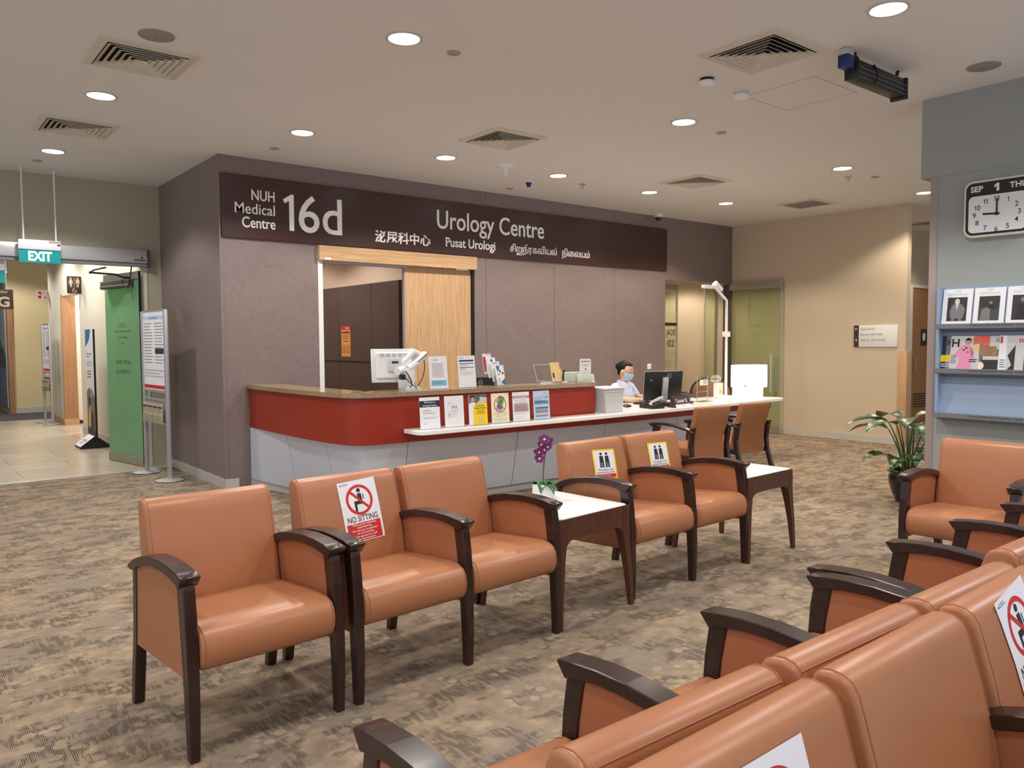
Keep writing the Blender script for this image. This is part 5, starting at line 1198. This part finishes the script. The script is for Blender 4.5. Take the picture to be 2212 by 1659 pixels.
def room(m, w, h): m.rect(0, w, 0, h, 'photo_grey', 1).rect(0, w*.5, h*.72, h, 'coral', 2).rect(w*.5, w, h*.62, h, 'photo_light', 2).text('HD', w*.85, h-.05, .05, 'ink', 3, 'C', width=.03).rect(w*.1, w*.8, h*.45, h*.7, 'door_wood', 3).rect(w*.2, w, 0, h*.42, 'photo_dark', 3).rect(w*.25, w*.9, h*.32, h*.42, 'photo_light', 4).disc(w*.15, h*.15, .03, 'paper_cream', 4).rect(.0, w*.2, h*.25, h*.3, 'door_wood', 4)
magazine(.285, 1, .165, .27, 'magazine with an interior photo right of the pink cover', room, dep=.004)
def redn(m, w, h): m.rect(0, w, 0, h, 'paper', 1).rect(.005, .02, h-.06, h-.01, 'poster_red', 2).lines(.01, .05, .09, .02, 4, 'grey_ink', 2).rect(.05, w, 0, h, 'photo_light', 2).poly([(.05, 0), (.09, .05), (.06, .12), (.11, .2), (w, .22), (w, .1), (.1, 0)], 'photo_dark', 3)
magazine(.435, 1, .15, .272, 'white magazine with red letter and zebra pattern on the second shelf', redn, dep=.001)
magazine(.545, 1, .2, .272, 'pale magazine at the right edge of the second shelf', lambda m, w, h: m.rect(0, w, 0, h, 'photo_light', 1).text('nu', .05, h-.055, .06, 'poster_red', 2, 'C', bold=.02).poly([(.06, 0), (.1, .0), (.12, .1), (.09, .2), (.06, .12)], 'photo_dark', 3), dep=-.003)

# ------------------------------------------------------------------ display stands and entrance things
def display_stand(label, M, L, grp='floor display stands'):
    t = thing('display_stand', label, 'display stand', M=M, group=grp)
    for x in (0, L):
        p_ = MB().box(x-.028, x+.028, -.02, .02, .02, 1.86, 'aluminium', bev=.008).build('post', t)
        MB().lathe([(0, .026), (.10, .022), (.145, .010), (.15, 0)], 'aluminium', 32, M=T(x, 0, 0)).lathe([(.152, 0), (.152, .006), (.14, .008)], 'black_plastic', 32, M=T(x, 0, 0)).build('base', p_)
    m = MB(); m.box(.028, L-.028, -.006, .006, .98, 1.85, 'paper'); x0, x1 = .06, L-.06
    for lay, y0 in ((13, 0),):
        m.rect(.03, L-.03, 1.76, 1.80, 'paper_blue', lay).text('Clinic Information', L/2, 1.765, .04, 'poster_blue', lay+1, 'C').lines(x0, L*.46, 1.72, 1.25, 14, 'grey_ink', lay, .25).lines(L*.54, x1, 1.72, 1.25, 14, 'grey_ink', lay, .25).rect(L*.55, x1, 1.38, 1.44, 'photo_dark', lay+1).rect(.03, L-.03, .99, 1.03, 'poster_red', lay).lines(x0, x1, 1.2, 1.1, 3, 'pale_ink', lay)
    m.build('poster', t)
    MB().box(.028, L-.028, -.012, .012, .955, .98, 'aluminium').box(.028, L-.028, -.012, .012, 1.85, 1.865, 'aluminium').box(.028, L-.028, -.01, .01, .86, .88, 'aluminium').build('rail', t)
    m = MB().box(.03, L-.03, -.004, .0, .62, .86, 'cover_plate').box(.03, L-.03, -.05, -.046, .62, .70, 'acrylic').box(.03, L-.03, -.05, 0, .615, .622, 'cover_plate').build('leaflet_tray', t)
    n = 4; w_ = (L-.10)/n
    for i in range(n):
        MB().box(.05+i*w_, .05+(i+1)*w_-.012, -.04, -.03, .624, .83, 'label_tan').rect(.055+i*w_, .045+(i+1)*w_-.012, .78, .80, 'label_brown', 81).lines(.058+i*w_, .04+(i+1)*w_-.012, .77, .72, 3, 'grey_ink', 81).build('leaflet', t)
    return t
display_stand('silver two post display stand with a white poster beside the green glass door', T(2.375, 9.74, 0) @ RZ(-86.5), .75)
display_stand('distant silver display stand in the corridor beyond the entrance', T(2.42, 17.2, 0) @ RZ(-86), .55)
# standee with sloped foot
sd_ = thing('standee', 'tall slim advertising standee on a black wedge foot in the corridor', 'standee', M=T(2.37, 12.86, 0) @ WM)
MB().box(-.05, .48, -.012, .012, .10, 1.70, 'black_plastic').build('board', sd_)
m = MB().rect(.0, .385, .16, 1.70, 'paper', 26).poly([(0, 1.70), (.28, 1.70), (.2, 1.55), (.02, 1.45), (0, 1.44)], 'poster_blue', 27).text('Dear doctor', .03, 1.33, .06, 'navy', 27, width=.26).rect(.02, .2, 1.30, 1.31, 'grey_ink', 27).lines(.02, .36, 1.24, 1.16, 3, 'pale_ink', 27).lines(.05, .3, 1.10, .98, 3, 'ink', 27, .3)
m.poly([(.0, .16), (.385, .16), (.385, .72), (.30, .82), (.12, .86), (.0, .8)], 'photo_grey', 27).poly([(.05, .16), (.30, .16), (.28, .55), (.18, .62), (.07, .5)], 'poster_orange', 28).disc(.13, .66, .055, 'photo_dark', 29, rz=.07).disc(.24, .78, .05, 'photo_skin', 29, rz=.07).poly([(.16, .25), (.34, .22), (.32, .45), (.2, .6)], 'label_brown', 29).poly([(.0, .16), (.385, .16), (.385, .24), (.0, .3)], 'photo_dark', 30)
m.warp(lambda p: (p[0]*1.34-.05, p[1], p[2])).build('print', sd_)
MB().prism([(-.20, 0), (.20, 0), (.20, .02), (.015, .17), (-.015, .17), (-.20, .03)], 0, .40, 'x', 'black_plastic').build('foot', sd_)
m = MB().add([(0, -.2025, .034), (.40, -.2025, .034), (.40, -.0175, .1745), (0, -.0175, .1745)], [(0, 1, 2, 3)], 'paper'); m.M = T(0, -.203, .0345) @ RX(-52.8); m.text('SINGAPORE', .2, .10, .055, 'ink', 2, 'C', width=.22).lines(.1, .3, .08, .04, 2, 'grey_ink', 2)
m.build('foot_print', sd_)
# washroom blade sign
t = thing('washroom_sign', 'dark brown washroom sign with figures sticking out of the corridor wall', 'sign', M=T(2.515, 14.5, 2.445))
m = MB().box(-.105, .105, -.01, .01, -.14, .14, 'label_brown', bev=.002)
for x in (-.05, .048):
    m.disc(x, .105, .014, 'label_tan', 22)
    if x < 0: m.poly([(x-.018, .088), (x+.018, .088), (x+.034, .03), (x+.016, .02), (x+.022, .0), (x-.022, .0), (x-.016, .02), (x-.034, .03)], 'label_tan', 22).rect(x-.013, x-.002, -.035, .0, 'label_tan', 22).rect(x+.002, x+.013, -.035, .0, 'label_tan', 22)
    else: m.poly([(x-.026, .088), (x+.026, .088), (x+.028, .02), (x-.028, .02)], 'label_tan', 22).rect(x-.015, x-.002, -.035, .03, 'label_tan', 22).rect(x+.002, x+.015, -.035, .03, 'label_tan', 22)
m.rect(-.003, .003, -.04, .12, 'label_tan', 22).disc(-.012, -.055, .009, 'label_tan', 22).ring(.0, -.095, .026, .033, 'label_tan', 22, 24, 100, 380).strip(-.012, -.062, -.006, -.09, .008, 'label_tan', 22).strip(-.006, -.088, .022, -.088, .008, 'label_tan', 22).strip(.022, -.088, .034, -.112, .008, 'label_tan', 22)
m.build('panel', t)
MB().box(.10, .108, -.03, .03, -.14, .14, 'aluminium').build('bracket', t)
solo('fire_sign', MB().box(-.11, .09, -.006, .006, -.09, .09, 'paper').poly([(-.09, -.07), (-.03, -.07), (-.03, .05), (-.05, .075), (-.08, .06)], 'poster_red', 14).disc(-.06, 0, .018, 'paper', 15).text('灭火', .035, .01, .07, 'poster_red', 14, 'C').text('器', .035, -.07, .07, 'poster_red', 14, 'C'), 'small red and white fire extinguisher sign on the corridor wall end', 'sign', M=T(2.53, 17.72, 2.44))
t = thing('corridor_sign', 'dark brown hanging sign with a pale letter G at the left edge', 'sign', M=T(1.21, 13.0, 2.115))
MB().box(-.29, .28, -.02, .02, -.135, .135, 'label_brown').text('G', .165, -.10, .19, 'label_tan', 42, 'C', bold=.03, width=.14).text('Corridor', .22, .085, .06, 'label_tan', 42, 'R').build('panel', t)
for x in (-.2, .2): MB().cyl((x, 0, .135), (x, 0, .885), .008, 'aluminium', 8).build('rod', t)
e2 = thing('exit_sign', 'partly visible second exit sign further down the corridor', 'sign', M=T(1.23, 13.6, 2.50))
for x in (-.15, .15): MB().cyl((x, 0, .15), (x, 0, .55), .009, 'white_plastic', 8).build('rod', e2)
MB().box(-.25, .25, -.03, .03, .06, .15, 'white_plastic').build('housing', e2); MB().box(-.245, .245, -.01, .01, -.12, .06, 'exit_green').text('EXIT', 0, -.09, .14, 'exit_white', 24, 'C', width=.26, bold=.03).build('panel', e2)
# mural on the far corridor wall
struct('wall_corridor_far', MB().box(2.145, 2.2, 19.9, 23.9, 0, 3, 'pale_paint'))
m = MB().box(0, 3.6, -.01, 0, 0, 2.2, 'mural_pale').rect(0, 3.6, 0, .86, 'mural_blue', 21).poly([(0, .86), (3.6, .86), (3.6, 1.1), (2.6, 1.5), (1.8, 1.1), (1.2, 1.4), (.5, 1.05), (0, 1.2)], 'mural_slate', 21)
for i in range(9): m.poly([(.15+.38*i, .86), (.27+.38*i, .86), (.25+.38*i, 1.65-.1*(i % 3)), (.17+.38*i, 1.65-.1*(i % 3))], 'paper', 23).disc(.21+.38*i, 1.05, .10, 'photo_grey', 24, rz=.25)
solo('mural', m, 'pale blue wall mural at the far left edge of the corridor', 'mural', M=T(2.144, 23.7, .12) @ WM)
